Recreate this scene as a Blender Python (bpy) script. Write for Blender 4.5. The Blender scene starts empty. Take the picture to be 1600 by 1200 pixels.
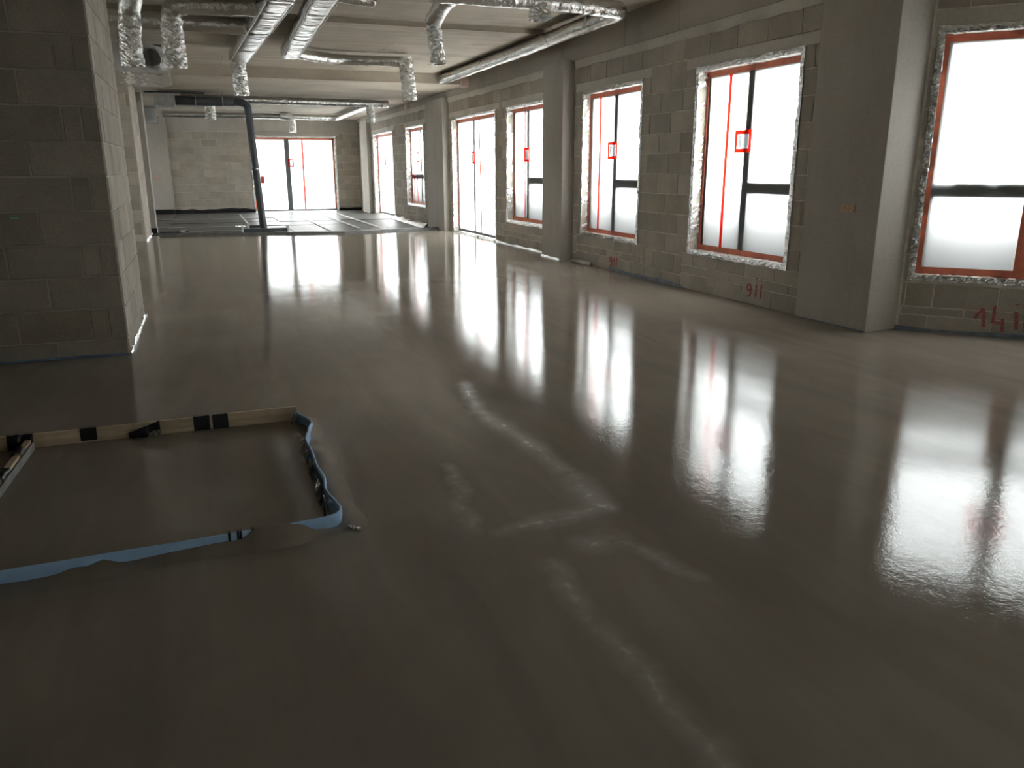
import bpy, math, random
from mathutils import Vector, Matrix, noise

random.seed(7)
S = bpy.context.scene
COL = S.collection

# ------------------------------------------------------------------ camera
CAM_H = 1.42
F_PX, PITCH, YAW, ROLL = 1240.9, 0.265, 0.362, -0.002
cp, sp, cy, sy = math.cos(PITCH), math.sin(PITCH), math.cos(YAW), math.sin(YAW)
fw = Vector((sy * cp, cy * cp, -sp))
rt = Vector((cy, -sy, 0.0))
up = rt.cross(fw)
cr, sr = math.cos(ROLL), math.sin(ROLL)
R_, U_ = rt * cr + up * sr, up * cr - rt * sr
cd = bpy.data.cameras.new('camera')
cam = bpy.data.objects.new('camera', cd)
COL.objects.link(cam)
cd.sensor_fit = 'HORIZONTAL'
cd.sensor_width = 36.0
cd.lens = 36.0 * F_PX / 1600.0
cd.clip_start, cd.clip_end = 0.05, 400
M = Matrix.Identity(4)
for i in range(3):
    M[i][0], M[i][1], M[i][2] = R_[i], U_[i], -fw[i]
M[2][3] = CAM_H
cam.matrix_world = M
S.camera = cam

# ------------------------------------------------------------------ sky and exposure
SKY = 6.5
w = bpy.data.worlds.new('overcast_sky')
S.world = w
w.use_nodes = True
bg = w.node_tree.nodes['Background']
bg.inputs[0].default_value = (1.0, 0.993, 0.98, 1)
bg.inputs[1].default_value = SKY
S.view_settings.view_transform = 'Standard'
S.view_settings.look = 'None'
S.view_settings.gamma = 1.0
S.view_settings.use_curve_mapping = False
S.view_settings.exposure = 1.5
cyc = S.cycles
cyc.use_denoising = True
cyc.use_adaptive_sampling = True
cyc.adaptive_threshold = 0.03
cyc.max_bounces = 9
cyc.diffuse_bounces = 5
cyc.glossy_bounces = 4
cyc.transmission_bounces = 6
cyc.transparent_max_bounces = 12
cyc.caustics_reflective = False
cyc.caustics_refractive = False
cyc.sample_clamp_indirect = 6.0

# frames of the walls that hold windows: origin, direction along the wall (left to right from inside), outward normal
WX = 5.44                      # inner face of the long right wall
FARY = 29.9                    # inner face of the far wall
AO = Vector((5.808, 5.45, 0))  # start of the angled wall
AU = Vector((0.667, -0.745, 0)).normalized()
AN = Vector((0.745, 0.667, 0)).normalized()


class Frame:
    def __init__(s, O, U, N):
        s.O, s.U, s.N = Vector(O), Vector(U), Vector(N)

    def __call__(s, u, v, z):
        return s.O + s.U * u + s.N * v + Vector((0, 0, z))

    def basis(s, u, v, z):
        m = Matrix.Identity(4)
        for i in range(3):
            m[i][0], m[i][1], m[i][2] = s.U[i], s.N[i], (0, 0, 1)[i]
        p = s(u, v, z)
        for i in range(3):
            m[i][3] = p[i]
        return m


FR = Frame((WX, 0, 0), (0, -1, 0), (1, 0, 0))      # u = -y
FA = Frame(AO, AU, AN)
FF = Frame((0, FARY, 0), (1, 0, 0), (0, 1, 0))     # u = x
FP = Frame((0, 6.847, 0), (1, 0, 0), (0, 1, 0))    # near pier front, u = x
FPS = Frame((-0.657, 0, 0), (0, 1, 0), (-1, 0, 0))  # near pier side, u = y

# ------------------------------------------------------------------ materials
MATS = {}


def newmat(name):
    m = bpy.data.materials.new(name)
    m.use_nodes = True
    nt = m.node_tree
    b = nt.nodes['Principled BSDF']
    MATS[name] = m
    return m, nt, b


def nd(nt, typ, **kw):
    n = nt.nodes.new(typ)
    for k, v in kw.items():
        if k == 'inp':
            for a, b in v.items():
                n.inputs[a].default_value = b
        else:
            setattr(n, k, v)
    return n


def pos(nt, scale=(1, 1, 1), objrand=False):
    g = nd(nt, 'ShaderNodeNewGeometry')
    mp = nd(nt, 'ShaderNodeMapping')
    mp.inputs['Scale'].default_value = scale
    nt.links.new(g.outputs['Position'], mp.inputs['Vector'])
    if objrand:
        oi = nd(nt, 'ShaderNodeObjectInfo')
        mu = nd(nt, 'ShaderNodeMath', operation='MULTIPLY')
        mu.inputs[1].default_value = 37.0
        nt.links.new(oi.outputs['Random'], mu.inputs[0])
        cb = nd(nt, 'ShaderNodeCombineXYZ')
        for i in range(3):
            nt.links.new(mu.outputs[0], cb.inputs[i])
        nt.links.new(cb.outputs[0], mp.inputs['Location'])
    return mp.outputs['Vector']


def noise_tex(nt, vec, scale, detail=4, rough=0.55, dist=0.0):
    n = nd(nt, 'ShaderNodeTexNoise')
    n.inputs['Scale'].default_value = scale
    n.inputs['Detail'].default_value = detail
    n.inputs['Roughness'].default_value = rough
    n.inputs['Distortion'].default_value = dist
    nt.links.new(vec, n.inputs['Vector'])
    return n.outputs['Fac']


def ramp(nt, fac, stops):
    r = nd(nt, 'ShaderNodeValToRGB')
    el = r.color_ramp.elements
    while len(el) < len(stops):
        el.new(0.5)
    for e, (p, c) in zip(el, stops):
        e.position = p
        e.color = (c[0], c[1], c[2], 1) if len(c) == 3 else c
    nt.links.new(fac, r.inputs[0])
    return r.outputs[0]


def mixc(nt, fac, a, b, typ='MIX'):
    m = nd(nt, 'ShaderNodeMix', data_type='RGBA', blend_type=typ)
    for sock, v in ((m.inputs[0], fac), (m.inputs[6], a), (m.inputs[7], b)):
        if hasattr(v, 'links'):
            nt.links.new(v, sock)
        elif isinstance(v, (int, float)):
            sock.default_value = v
        else:
            sock.default_value = (v[0], v[1], v[2], 1)
    return m.outputs[2]


def math_(nt, op, a, b=None, clamp=False):
    m = nd(nt, 'ShaderNodeMath', operation=op, use_clamp=clamp)
    for i, v in enumerate((a, b)):
        if v is None:
            continue
        if hasattr(v, 'links'):
            nt.links.new(v, m.inputs[i])
        else:
            m.inputs[i].default_value = v
    return m.outputs[0]


def bump(nt, b, h, strength, dist=0.01):
    bp = nd(nt, 'ShaderNodeBump')
    bp.inputs['Strength'].default_value = strength
    bp.inputs['Distance'].default_value = dist
    nt.links.new(h, bp.inputs['Height'])
    nt.links.new(bp.outputs[0], b.inputs['Normal'])


def plain(name, col, rough=0.6, metal=0.0, var=0.15, scale=12, bmp=0.0, spec=0.5, obj=False):
    m, nt, b = newmat(name)
    v = pos(nt, objrand=obj)
    f = noise_tex(nt, v, scale)
    c0 = tuple(x * (1 - var) for x in col)
    c1 = tuple(min(1, x * (1 + var)) for x in col)
    nt.links.new(ramp(nt, f, [(0.3, c0), (0.7, c1)]), b.inputs['Base Color'])
    b.inputs['Roughness'].default_value = rough
    b.inputs['Metallic'].default_value = metal
    b.inputs['Specular IOR Level'].default_value = spec
    if bmp:
        bump(nt, b, noise_tex(nt, v, scale * 4), bmp)
    return m


def blockmat(name, base, tint):
    m, nt, b = newmat(name)
    v = pos(nt, objrand=True)
    oi = nd(nt, 'ShaderNodeObjectInfo')
    c = ramp(nt, oi.outputs['Random'], [(0.0, tuple(x * 0.84 for x in base)), (0.35, base), (0.6, tuple(x * 1.08 for x in base)), (0.85, tuple(x * 0.95 for x in base)), (1.0, tint)])
    st = ramp(nt, noise_tex(nt, v, 2.2, 5), [(0.3, (0.82, 0.82, 0.82)), (0.7, (1.1, 1.1, 1.1))])
    c = mixc(nt, 1.0, c, st, 'MULTIPLY')
    sp_ = ramp(nt, noise_tex(nt, v, 90, 2, 0.7), [(0.35, (0.86, 0.86, 0.86)), (0.65, (1.06, 1.06, 1.06))])
    c = mixc(nt, 1.0, c, sp_, 'MULTIPLY')
    nt.links.new(c, b.inputs['Base Color'])
    b.inputs['Roughness'].default_value = 0.9
    b.inputs['Specular IOR Level'].default_value = 0.2
    bump(nt, b, noise_tex(nt, v, 120, 1), 0.3, 0.004)
    return m


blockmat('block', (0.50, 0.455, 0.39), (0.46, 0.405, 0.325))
blockmat('block_lit', (0.57, 0.525, 0.45), (0.53, 0.475, 0.385))  # lighter copy of the block: window light painted into the pier sides
plain('mortar_dull', (0.56, 0.52, 0.45), 0.95, var=0.25, scale=3, spec=0.2)
plain('mortar', (0.68, 0.64, 0.56), 0.95, var=0.2, scale=9, bmp=0.4, spec=0.2)


def concmat(name, base, stretch=(1, 1, 1), amount=0.2):
    m, nt, b = newmat(name)
    v = pos(nt)
    vs = pos(nt, stretch)
    c = ramp(nt, noise_tex(nt, v, 0.9, 6), [(0.28, tuple(x * (1 - amount) for x in base)), (0.5, base), (0.75, tuple(x * (1 + amount * 0.6) for x in base))])
    g = ramp(nt, noise_tex(nt, vs, 1.6, 6, 0.6), [(0.3, (1 - amount,) * 3), (0.7, (1 + amount * 0.5,) * 3)])
    c = mixc(nt, 1.0, c, g, 'MULTIPLY')
    pt = ramp(nt, noise_tex(nt, v, 45, 3, 0.7), [(0.3, (0.9, 0.9, 0.9)), (0.6, (1.03, 1.03, 1.03))])
    c = mixc(nt, 1.0, c, pt, 'MULTIPLY')
    nt.links.new(c, b.inputs['Base Color'])
    b.inputs['Roughness'].default_value = 0.8
    b.inputs['Specular IOR Level'].default_value = 0.3
    return m


concmat('concrete', (0.51, 0.475, 0.425), (1, 1, 0.25), 0.14)
concmat('concrete_beam', (0.47, 0.43, 0.37), (1, 0.2, 1), 0.16)
concmat('concrete_ceiling', (0.59, 0.525, 0.43), (0.35, 6.0, 1), 0.2)
concmat('mortar_smear', (0.66, 0.625, 0.555), (1, 1, 1), 0.15)


# wet screed: dark, glossy, with fine ripples and dragged trails whose bright reflection is painted pale
def screed():
    m, nt, b = newmat('wet_screed')
    v = pos(nt)
    g = nd(nt, 'ShaderNodeNewGeometry')
    wob = nd(nt, 'ShaderNodeTexNoise', inp={'Scale': 6.0, 'Detail': 3.0})
    nt.links.new(v, wob.inputs['Vector'])
    wo = nd(nt, 'ShaderNodeVectorMath', operation='MULTIPLY_ADD')
    nt.links.new(wob.outputs['Color'], wo.inputs[0])
    wo.inputs[1].default_value = (0.12, 0.12, 0)
    off = nd(nt, 'ShaderNodeVectorMath', operation='SUBTRACT')
    nt.links.new(g.outputs['Position'], off.inputs[0])
    off.inputs[1].default_value = (0.06, 0.06, 0)
    nt.links.new(off.outputs[0], wo.inputs[2])
    P = wo.outputs[0]
    trails = [((1.55, 5.0), (1.44, 4.4), 0.05), ((1.44, 4.4), (1.51, 3.7), 0.06), ((1.51, 3.7), (1.52, 3.3), 0.06), ((1.52, 3.3), (1.49, 2.84), 0.07),
              ((1.48, 2.82), (1.02, 2.78), 0.05), ((1.27, 2.55), (1.40, 2.56), 0.06), ((1.40, 2.56), (1.54, 2.18), 0.035),
              ((1.10, 2.45), (1.06, 2.18), 0.04), ((1.06, 2.18), (1.07, 1.63), 0.04), ((1.07, 1.63), (1.07, 1.2), 0.045),
              ((1.02, 3.54), (0.90, 2.85), 0.035)]
    tot = None
    for (a, c, wd) in trails:
        A = Vector((a[0], a[1], 0))
        B = Vector((c[0], c[1], 0)) - A
        pa = nd(nt, 'ShaderNodeVectorMath', operation='SUBTRACT')
        nt.links.new(P, pa.inputs[0])
        pa.inputs[1].default_value = A
        dt = nd(nt, 'ShaderNodeVectorMath', operation='DOT_PRODUCT')
        nt.links.new(pa.outputs[0], dt.inputs[0])
        dt.inputs[1].default_value = B / B.length_squared
        h = math_(nt, 'ADD', dt.outputs['Value'], 0.0, True)
        bh = nd(nt, 'ShaderNodeVectorMath', operation='SCALE')
        bh.inputs[0].default_value = B
        nt.links.new(h, bh.inputs['Scale'])
        df = nd(nt, 'ShaderNodeVectorMath', operation='DISTANCE')
        nt.links.new(pa.outputs[0], df.inputs[0])
        nt.links.new(bh.outputs[0], df.inputs[1])
        k = math_(nt, 'DIVIDE', df.outputs['Value'], wd)
        k = math_(nt, 'SUBTRACT', 1.0, math_(nt, 'MULTIPLY', k, 0.62), True)
        tot = k if tot is None else math_(nt, 'MAXIMUM', tot, k)
    brk = ramp(nt, noise_tex(nt, v, 9, 4, 0.65), [(0.28, (0.12, 0.12, 0.12)), (0.68, (1, 1, 1))])
    sep = nd(nt, 'ShaderNodeSeparateColor')
    nt.links.new(brk, sep.inputs[0])
    trail = math_(nt, 'MULTIPLY', tot, sep.outputs[0])
    base = ramp(nt, noise_tex(nt, v, 0.55, 5, 0.55), [(0.3, (0.245, 0.212, 0.174)), (0.7, (0.325, 0.284, 0.236))])
    sw = ramp(nt, noise_tex(nt, pos(nt, (3.0, 0.5, 1)), 1.4, 4, 0.6, 0.6), [(0.3, (0.9, 0.9, 0.9)), (0.7, (1.1, 1.1, 1.1))])
    base = mixc(nt, 1.0, base, sw, 'MULTIPLY')
    base = mixc(nt, math_(nt, 'MULTIPLY', trail, 0.75), base, (0.50, 0.465, 0.415))  # trails lightened: reflection off their rougher surface put into the colour
    nt.links.new(base, b.inputs['Base Color'])
    r = ramp(nt, noise_tex(nt, v, 1.1, 4, 0.6), [(0.3, (0.03, 0.03, 0.03)), (0.7, (0.065, 0.065, 0.065))])
    s2 = nd(nt, 'ShaderNodeSeparateColor')
    nt.links.new(r, s2.inputs[0])
    rr = math_(nt, 'ADD', s2.outputs[0], math_(nt, 'MULTIPLY', trail, 0.3))
    nt.links.new(rr, b.inputs['Roughness'])
    b.inputs['IOR'].default_value = 1.30
    b.inputs['Specular IOR Level'].default_value = 0.5
    n1 = noise_tex(nt, v, 26, 3, 0.6)
    n2 = noise_tex(nt, v, 110, 2, 0.6)
    n3 = noise_tex(nt, v, 2.0, 2, 0.5)
    hsum = math_(nt, 'ADD', math_(nt, 'MULTIPLY', n1, 0.45), math_(nt, 'ADD', math_(nt, 'MULTIPLY', n2, 0.20), math_(nt, 'MULTIPLY', n3, 1.2)))
    bump(nt, b, hsum, 0.30, 0.004)
    return m


screed()


def foilmat(name, col, rough, sc):
    m, nt, b = newmat(name)
    v = pos(nt)
    b.inputs['Base Color'].default_value = (*col, 1)
    b.inputs['Metallic'].default_value = 1.0
    b.inputs['Roughness'].default_value = rough
    vo = nd(nt, 'ShaderNodeTexVoronoi', inp={'Scale': sc})
    nt.links.new(v, vo.inputs['Vector'])
    h = math_(nt, 'ADD', vo.outputs['Distance'], noise_tex(nt, v, sc * 1.5, 3, 0.6, 1.0))
    bump(nt, b, h, 0.6, 0.012)
    return m


foilmat('foil', (0.72, 0.72, 0.71), 0.18, 26)
foilmat('duct_foil', (0.66, 0.655, 0.63), 0.27, 16)
foilmat('sleeve_foil', (0.88, 0.88, 0.86), 0.17, 38)
plain('galvanised', (0.45, 0.46, 0.47), 0.42, 0.9, 0.15, 8)
plain('seam_tape', (0.62, 0.62, 0.60), 0.4, 0.8, 0.1, 20)
plain('dark_pipe', (0.065, 0.073, 0.082), 0.45, 0, 0.12, 10)
plain('anthracite', (0.14, 0.145, 0.15), 0.5, 0, 0.05, 5)
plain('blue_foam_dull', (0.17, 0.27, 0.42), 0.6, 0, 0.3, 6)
plain('blue_foam', (0.40, 0.64, 0.96), 0.55, 0, 0.08, 14)
plain('blue_grey_foam', (0.20, 0.23, 0.28), 0.6, 0, 0.3, 10)
plain('black_tape', (0.008, 0.008, 0.009), 0.35, 0, 0.1, 30, 0.2)
plain('black_felt', (0.015, 0.015, 0.016), 0.85, 0, 0.2, 30)
plain('red_paint', (0.42, 0.13, 0.12), 0.85, 0, 0.3, 30, 0, 0.2)
plain('orange_mark', (0.62, 0.42, 0.31), 0.8, 0, 0.35, 60, 0, 0.2)
plain('green_mark', (0.30, 0.75, 0.50), 0.6, 0, 0.1, 20)
plain('paper', (0.78, 0.78, 0.76), 0.8, 0, 0.2, 60)
plain('pale_pink', (0.92, 0.76, 0.68), 0.85, 0, 0.1, 20)
plain('dark_steel', (0.08, 0.075, 0.07), 0.6, 0.3, 0.15, 15)
plain('grey_profile', (0.16, 0.16, 0.155), 0.5, 0, 0.2, 8)
plain('outside_ground', (0.16, 0.17, 0.165), 0.9, 0, 0.2, 0.6)
plain('white_tape', (0.75, 0.75, 0.73), 0.5, 0, 0.08, 20)
plain('red_handle', (0.75, 0.07, 0.04), 0.5, 0, 0.05, 20)
plain('concrete_dusty', (0.30, 0.30, 0.28), 0.8, 0, 0.2, 12)


def woodmat():
    m, nt, b = newmat('wood')
    v = pos(nt, (1.2, 14, 14))
    c = ramp(nt, noise_tex(nt, v, 3.0, 5, 0.6, 0.8), [(0.3, (0.55, 0.42, 0.27)), (0.6, (0.72, 0.58, 0.40)), (0.8, (0.80, 0.67, 0.48))])
    d = ramp(nt, noise_tex(nt, pos(nt), 3.5, 5), [(0.35, (0.62, 0.6, 0.58)), (0.55, (1, 1, 1))])
    nt.links.new(mixc(nt, 1.0, c, d, 'MULTIPLY'), b.inputs['Base Color'])
    b.inputs['Roughness'].default_value = 0.7


woodmat()


def see_through(name, col, trans, trl_col, tint=(1, 1, 1), gloss=0.0, rough=0.2):
    """thin sheet: part straight-through, part diffusing"""
    m, nt, b = newmat(name)
    nt.nodes.remove(b)
    out = nt.nodes['Material Output']
    t = nd(nt, 'ShaderNodeBsdfTransparent')
    t.inputs[0].default_value = (*tint, 1)
    l = nd(nt, 'ShaderNodeBsdfTranslucent')
    l.inputs[0].default_value = (*trl_col, 1)
    d = nd(nt, 'ShaderNodeBsdfDiffuse')
    d.inputs[0].default_value = (*col, 1)
    m1 = nd(nt, 'ShaderNodeMixShader')
    m1.inputs[0].default_value = 0.85
    nt.links.new(d.outputs[0], m1.inputs[1])
    nt.links.new(l.outputs[0], m1.inputs[2])
    m2 = nd(nt, 'ShaderNodeMixShader')
    m2.inputs[0].default_value = trans
    nt.links.new(m1.outputs[0], m2.inputs[1])
    nt.links.new(t.outputs[0], m2.inputs[2])
    last = m2
    if gloss:
        gl = nd(nt, 'ShaderNodeBsdfGlossy')
        gl.inputs['Roughness'].default_value = rough
        fr = nd(nt, 'ShaderNodeFresnel')
        fr.inputs[0].default_value = 1.45
        gm = nd(nt, 'ShaderNodeNewGeometry')
        k = math_(nt, 'MULTIPLY', math_(nt, 'MULTIPLY', fr.outputs[0], gloss), math_(nt, 'SUBTRACT', 1.0, gm.outputs['Backfacing']), True)
        m3 = nd(nt, 'ShaderNodeMixShader')
        nt.links.new(k, m3.inputs[0])
        nt.links.new(m2.outputs[0], m3.inputs[1])
        nt.links.new(gl.outputs[0], m3.inputs[2])
        last = m3
    nt.links.new(last.outputs[0], out.inputs[0])
    return m


see_through('film', (0.8, 0.82, 0.83), 0.18, (0.9, 0.92, 0.93), (0.97, 0.99, 1.0))
see_through('glass', (0.5, 0.5, 0.5), 0.97, (0.5, 0.5, 0.5), (0.96, 0.98, 0.98), 1.0, 0.02)
see_through('red_tape', (0.70, 0.09, 0.05), 0.06, (0.95, 0.12, 0.07), (0.9, 0.06, 0.035))
plain('red_tape_frame', (0.86, 0.25, 0.15), 0.5, 0, 0.12, 14)
see_through('print', (0.5, 0.5, 0.5), 0.1, (0.5, 0.5, 0.5))
see_through('clear_wrap', (0.85, 0.86, 0.85), 0.32, (0.8, 0.8, 0.79), (0.95, 0.96, 0.95), 4.0, 0.10)


def matboard():
    m, nt, b = newmat('insulation_mat')
    v = pos(nt, objrand=True)
    c = ramp(nt, noise_tex(nt, v, 2.5, 5, 0.6), [(0.3, (0.075, 0.077, 0.075)), (0.7, (0.16, 0.16, 0.155))])
    nt.links.new(c, b.inputs['Base Color'])
    b.inputs['Metallic'].default_value = 0.35
    b.inputs['Roughness'].default_value = 0.42
    bump(nt, b, noise_tex(nt, v, 6, 3), 0.4, 0.02)


matboard()


# ------------------------------------------------------------------ builders
def link(name, me, mat, parent=None):
    o = bpy.data.objects.new(name, me)
    if mat and not me.materials:
        me.materials.append(MATS[mat])
    COL.objects.link(o)
    if parent:
        o.parent = parent
        o.matrix_parent_inverse = Matrix.Translation(-parent.location)
    return o


def mesh(name, vs, fs, mat, parent=None, smooth=False):
    me = bpy.data.meshes.new(name)
    me.from_pydata([tuple(v) for v in vs], [], fs)
    if smooth:
        me.polygons.foreach_set('use_smooth', [True] * len(me.polygons))
    me.update()
    return link(name, me, mat, parent)


def thing(name, label, cat, loc=(0, 0, 0), group=None):
    o = bpy.data.objects.new(name, None)
    o.empty_display_size = 0.1
    o.location = loc
    COL.objects.link(o)
    return tag(o, label, cat, group)


def tag(o, label, cat, group=None):
    o['label'] = label
    o['category'] = cat
    if group:
        o['group'] = group
    return o


def struct(o, label=None, cat=None):
    o['kind'] = 'structure'
    if label:
        o['label'] = label
        o['category'] = cat or 'wall'
    return o


def structE(name, label, cat, loc=(0, 0, 0)):
    o = bpy.data.objects.new(name, None)
    o.empty_display_size = 0.1
    o.location = loc
    COL.objects.link(o)
    return struct(o, label, cat)


class MB:
    def __init__(s):
        s.v, s.f = [], []

    def hexa(s, p):           # 8 points: bottom 4 ccw, top 4
        n = len(s.v)
        s.v += [tuple(x) for x in p]
        s.f += [tuple(n + i for i in q) for q in ((3, 2, 1, 0), (4, 5, 6, 7), (0, 1, 5, 4), (1, 2, 6, 5), (2, 3, 7, 6), (3, 0, 4, 7))]
        return s

    def box(s, a, b):
        (x0, y0, z0), (x1, y1, z1) = a, b
        return s.hexa([(x0, y0, z0), (x1, y0, z0), (x1, y1, z0), (x0, y1, z0), (x0, y0, z1), (x1, y0, z1), (x1, y1, z1), (x0, y1, z1)])

    def fbox(s, F, u0, u1, v0, v1, z0, z1):
        return s.hexa([F(u0, v0, z0), F(u1, v0, z0), F(u1, v1, z0), F(u0, v1, z0), F(u0, v0, z1), F(u1, v0, z1), F(u1, v1, z1), F(u0, v1, z1)])

    def prism(s, poly, z0, z1):
        n, k = len(s.v), len(poly)
        s.v += [(p[0], p[1], z0) for p in poly] + [(p[0], p[1], z1) for p in poly]
        s.f += [tuple(n + i for i in reversed(range(k))), tuple(n + k + i for i in range(k))]
        s.f += [(n + i, n + (i + 1) % k, n + k + (i + 1) % k, n + k + i) for i in range(k)]
        return s

    def build(s, name, mat, parent=None, smooth=False):
        return mesh(name, s.v, s.f, mat, parent, smooth)


def bevel(o, w=0.004, seg=1):
    m = o.modifiers.new('bevel', 'BEVEL')
    m.width = w
    m.segments = seg
    m.limit_method = 'ANGLE'
    return o


def sub_rects(rects, hole):
    out = []
    h0, h1, g0, g1 = hole
    for (a, b, c, d) in rects:
        if h1 <= a or h0 >= b or g1 <= c or g0 >= d:
            out.append((a, b, c, d))
            continue
        if a < h0:
            out.append((a, h0, c, d))
        if h1 < b:
            out.append((h1, b, c, d))
        x0, x1 = max(a, h0), min(b, h1)
        if c < g0:
            out.append((x0, x1, c, g0))
        if g1 < d:
            out.append((x0, x1, g1, d))
    return out


BR = {}


def brick(F, u0, u1, z0, z1, parent, mat='block', proud=0.0, depth=0.03, gap=0.006):
    """one block laid into a wall; alike blocks share their mesh; the face stands at v = -proud"""
    L, Hh = round(u1 - u0 - 2 * gap, 3), round(z1 - z0 - 2 * gap, 3)
    if L < 0.015 or Hh < 0.015:
        return
    key = (L, Hh, mat)
    if key not in BR:
        c = 0.004
        a, h = L / 2, Hh / 2
        vs = [(-a, 0.004, -h), (a, 0.004, -h), (a, 0.004, h), (-a, 0.004, h),
              (-a + c, 0, -h + c), (a - c, 0, -h + c), (a - c, 0, h - c), (-a + c, 0, h - c),
              (-a, depth, -h), (a, depth, -h), (a, depth, h), (-a, depth, h)]
        fs = [(4, 5, 6, 7), (0, 1, 5, 4), (1, 2, 6, 5), (2, 3, 7, 6), (3, 0, 4, 7), (1, 0, 8, 9), (2, 1, 9, 10), (3, 2, 10, 11), (0, 3, 11, 8)]
        me = bpy.data.meshes.new('brick')
        me.from_pydata(vs, [], fs)
        me.materials.append(MATS[mat])
        BR[key] = me
    o = bpy.data.objects.new('brick', BR[key])
    COL.objects.link(o)
    o.parent = parent
    o.matrix_basis = Matrix.Translation(-parent.location) @ F.basis((u0 + u1) / 2, -proud + random.uniform(-0.0012, 0.0012), (z0 + z1) / 2)
    return o


def lay(F, parent, u0, u1, courses, holes=(), mat='block', length=0.5, start=0.0, joints=None, proud=0.004):
    for k, (z0, z1) in enumerate(courses):
        if joints:
            js = joints(k)
        else:
            o = start + (0 if k % 2 else length / 2) + random.uniform(-0.03, 0.03)
            js = []
            x = u0 - length + (o % length)
            while x < u1 + length:
                js.append(x)
                x += length
        for a, b in zip(js, js[1:]):
            a, b = max(a, u0), min(b, u1)
            if b - a < 0.02:
                continue
            rs = [(a, b, z0, z1)]
            for h in holes:
                rs = sub_rects(rs, h)
            for r in rs:
                if r[1] - r[0] > 0.03 and r[3] - r[2] > 0.03:
                    brick(F, r[0], r[1], r[2], r[3], parent, mat, proud)


def wall_core(name, F, u0, u1, z0, z1, holes, thick, mat='mortar'):
    rs = [(u0, u1, z0, z1)]
    for h in holes:
        rs = sub_rects(rs, h)
    mb = MB()
    for r in rs:
        mb.fbox(F, r[0], r[1], 0.004, thick, r[2], r[3])
    return mb.build(name, mat)


def fn(p, s=1.0):
    return noise.noise(Vector(p) * s)


def strip(name, path, prof, mat, parent=None, amp=0.004, freq=9.0, edge=0.0, seed=0.0, thick=0.0, ampfn=None, smooth=False):
    """crumpled sheet: path(t) for t in a list of points, prof(i, t) gives the cross polyline offsets in world space"""
    vs, fs = [], []
    n = len(path)
    k = None
    for i, p in enumerate(path):
        row = prof(i, p)
        k = len(row)
        for j, (q, nrm) in enumerate(row):
            a = amp if ampfn is None else ampfn(i, j)
            d = fn((q.x + seed, q.y, q.z), freq) * a + fn((q.x, q.y + seed, q.z), freq * 3.1) * a * 0.6 + random.uniform(-1, 1) * a * 0.25
            vs.append(q + nrm * d)
    for i in range(n - 1):
        for j in range(k - 1):
            a = i * k + j
            fs.append((a, a + 1, a + k + 1, a + k))
    o = mesh(name, vs, fs, mat, parent, smooth)
    if thick:
        m = o.modifiers.new('thickness', 'SOLIDIFY')
        m.thickness = thick
        m.offset = 0
    return o


def resample(pts, step):
    pts = [Vector(p) for p in pts]
    out = [pts[0]]
    for a, b in zip(pts, pts[1:]):
        k = max(1, int((b - a).length / step))
        for i in range(1, k + 1):
            out.append(a.lerp(b, i / k))
    return out


def rounded(pts, r=0.15, seg=5):
    pts = [Vector(p) for p in pts]
    out = [pts[0]]
    for a, b, c in zip(pts, pts[1:], pts[2:]):
        ra = min(r, (b - a).length * 0.45)
        rc = min(r, (c - b).length * 0.45)
        p0, p1 = b + (a - b).normalized() * ra, b + (c - b).normalized() * rc
        for i in range(seg + 1):
            t = i / seg
            out.append(p0.lerp(b, t).lerp(b.lerp(p1, t), t))
    out.append(pts[-1])
    return out


def tube(name, pts, rx, mat, parent=None, ry=None, step=0.04, seg=20, amp=0.0, wrinkle=0.0, freq=8.0, box=0.0, cap=True, smooth=True, seed=0.0, radf=None):
    """swept section (circle, or rounded rectangle when box>0) with crumples (amp) and cross wrinkles (wrinkle)"""
    ry = ry or rx
    P = resample(pts, step)
    vs, fs = [], []
    upv = Vector((0, 0, 1))
    L = 0.0
    prev = None
    for i, p in enumerate(P):
        t = (P[min(i + 1, len(P) - 1)] - P[max(i - 1, 0)]).normalized()
        if prev is None:
            ref = upv if abs(t.z) < 0.9 else Vector((1, 0, 0))
            x = t.cross(ref).normalized()
        else:
            x = (prev - t * prev.dot(t)).normalized()
        prev = x
        y = x.cross(t).normalized()
        if i:
            L += (p - P[i - 1]).length
        rf = radf(i / (len(P) - 1)) if radf else 1.0
        wr = fn((L * 11 + seed, seed, 0)) + 0.6 * fn((L * 27 + seed, 3, seed))
        for j in range(seg):
            a = 2 * math.pi * (j + 0.5) / seg
            ca, sa = math.cos(a), math.sin(a)
            if box:
                e = 2.0 / box
                ca = math.copysign(abs(ca) ** e, ca)
                sa = math.copysign(abs(sa) ** e, sa)
            q = x * (ca * rx * rf) + y * (sa * ry * rf)
            d = wrinkle * wr
            if amp:
                w_ = p + q
                d += amp * (fn((w_.x + seed, w_.y, w_.z), freq) + 0.7 * fn((w_.x, w_.y + seed, w_.z), freq * 2.3) + random.uniform(-0.5, 0.5))
            vs.append(p + q + q.normalized() * d)
    n = len(P)
    for i in range(n - 1):
        for j in range(seg):
            a, b = i * seg + j, i * seg + (j + 1) % seg
            fs.append((a, b, b + seg, a + seg))
    if cap:
        fs.append(tuple(reversed(range(seg))))
        fs.append(tuple((n - 1) * seg + j for j in range(seg)))
    return mesh(name, vs, fs, mat, parent, smooth)


# ================================================================== THE SETTING
# ground outside
struct(MB().box((-60, -60, -0.6), (90, 90, -0.4)).build('ground', 'outside_ground'), 'pale bare ground outside the windows', 'ground')

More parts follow.
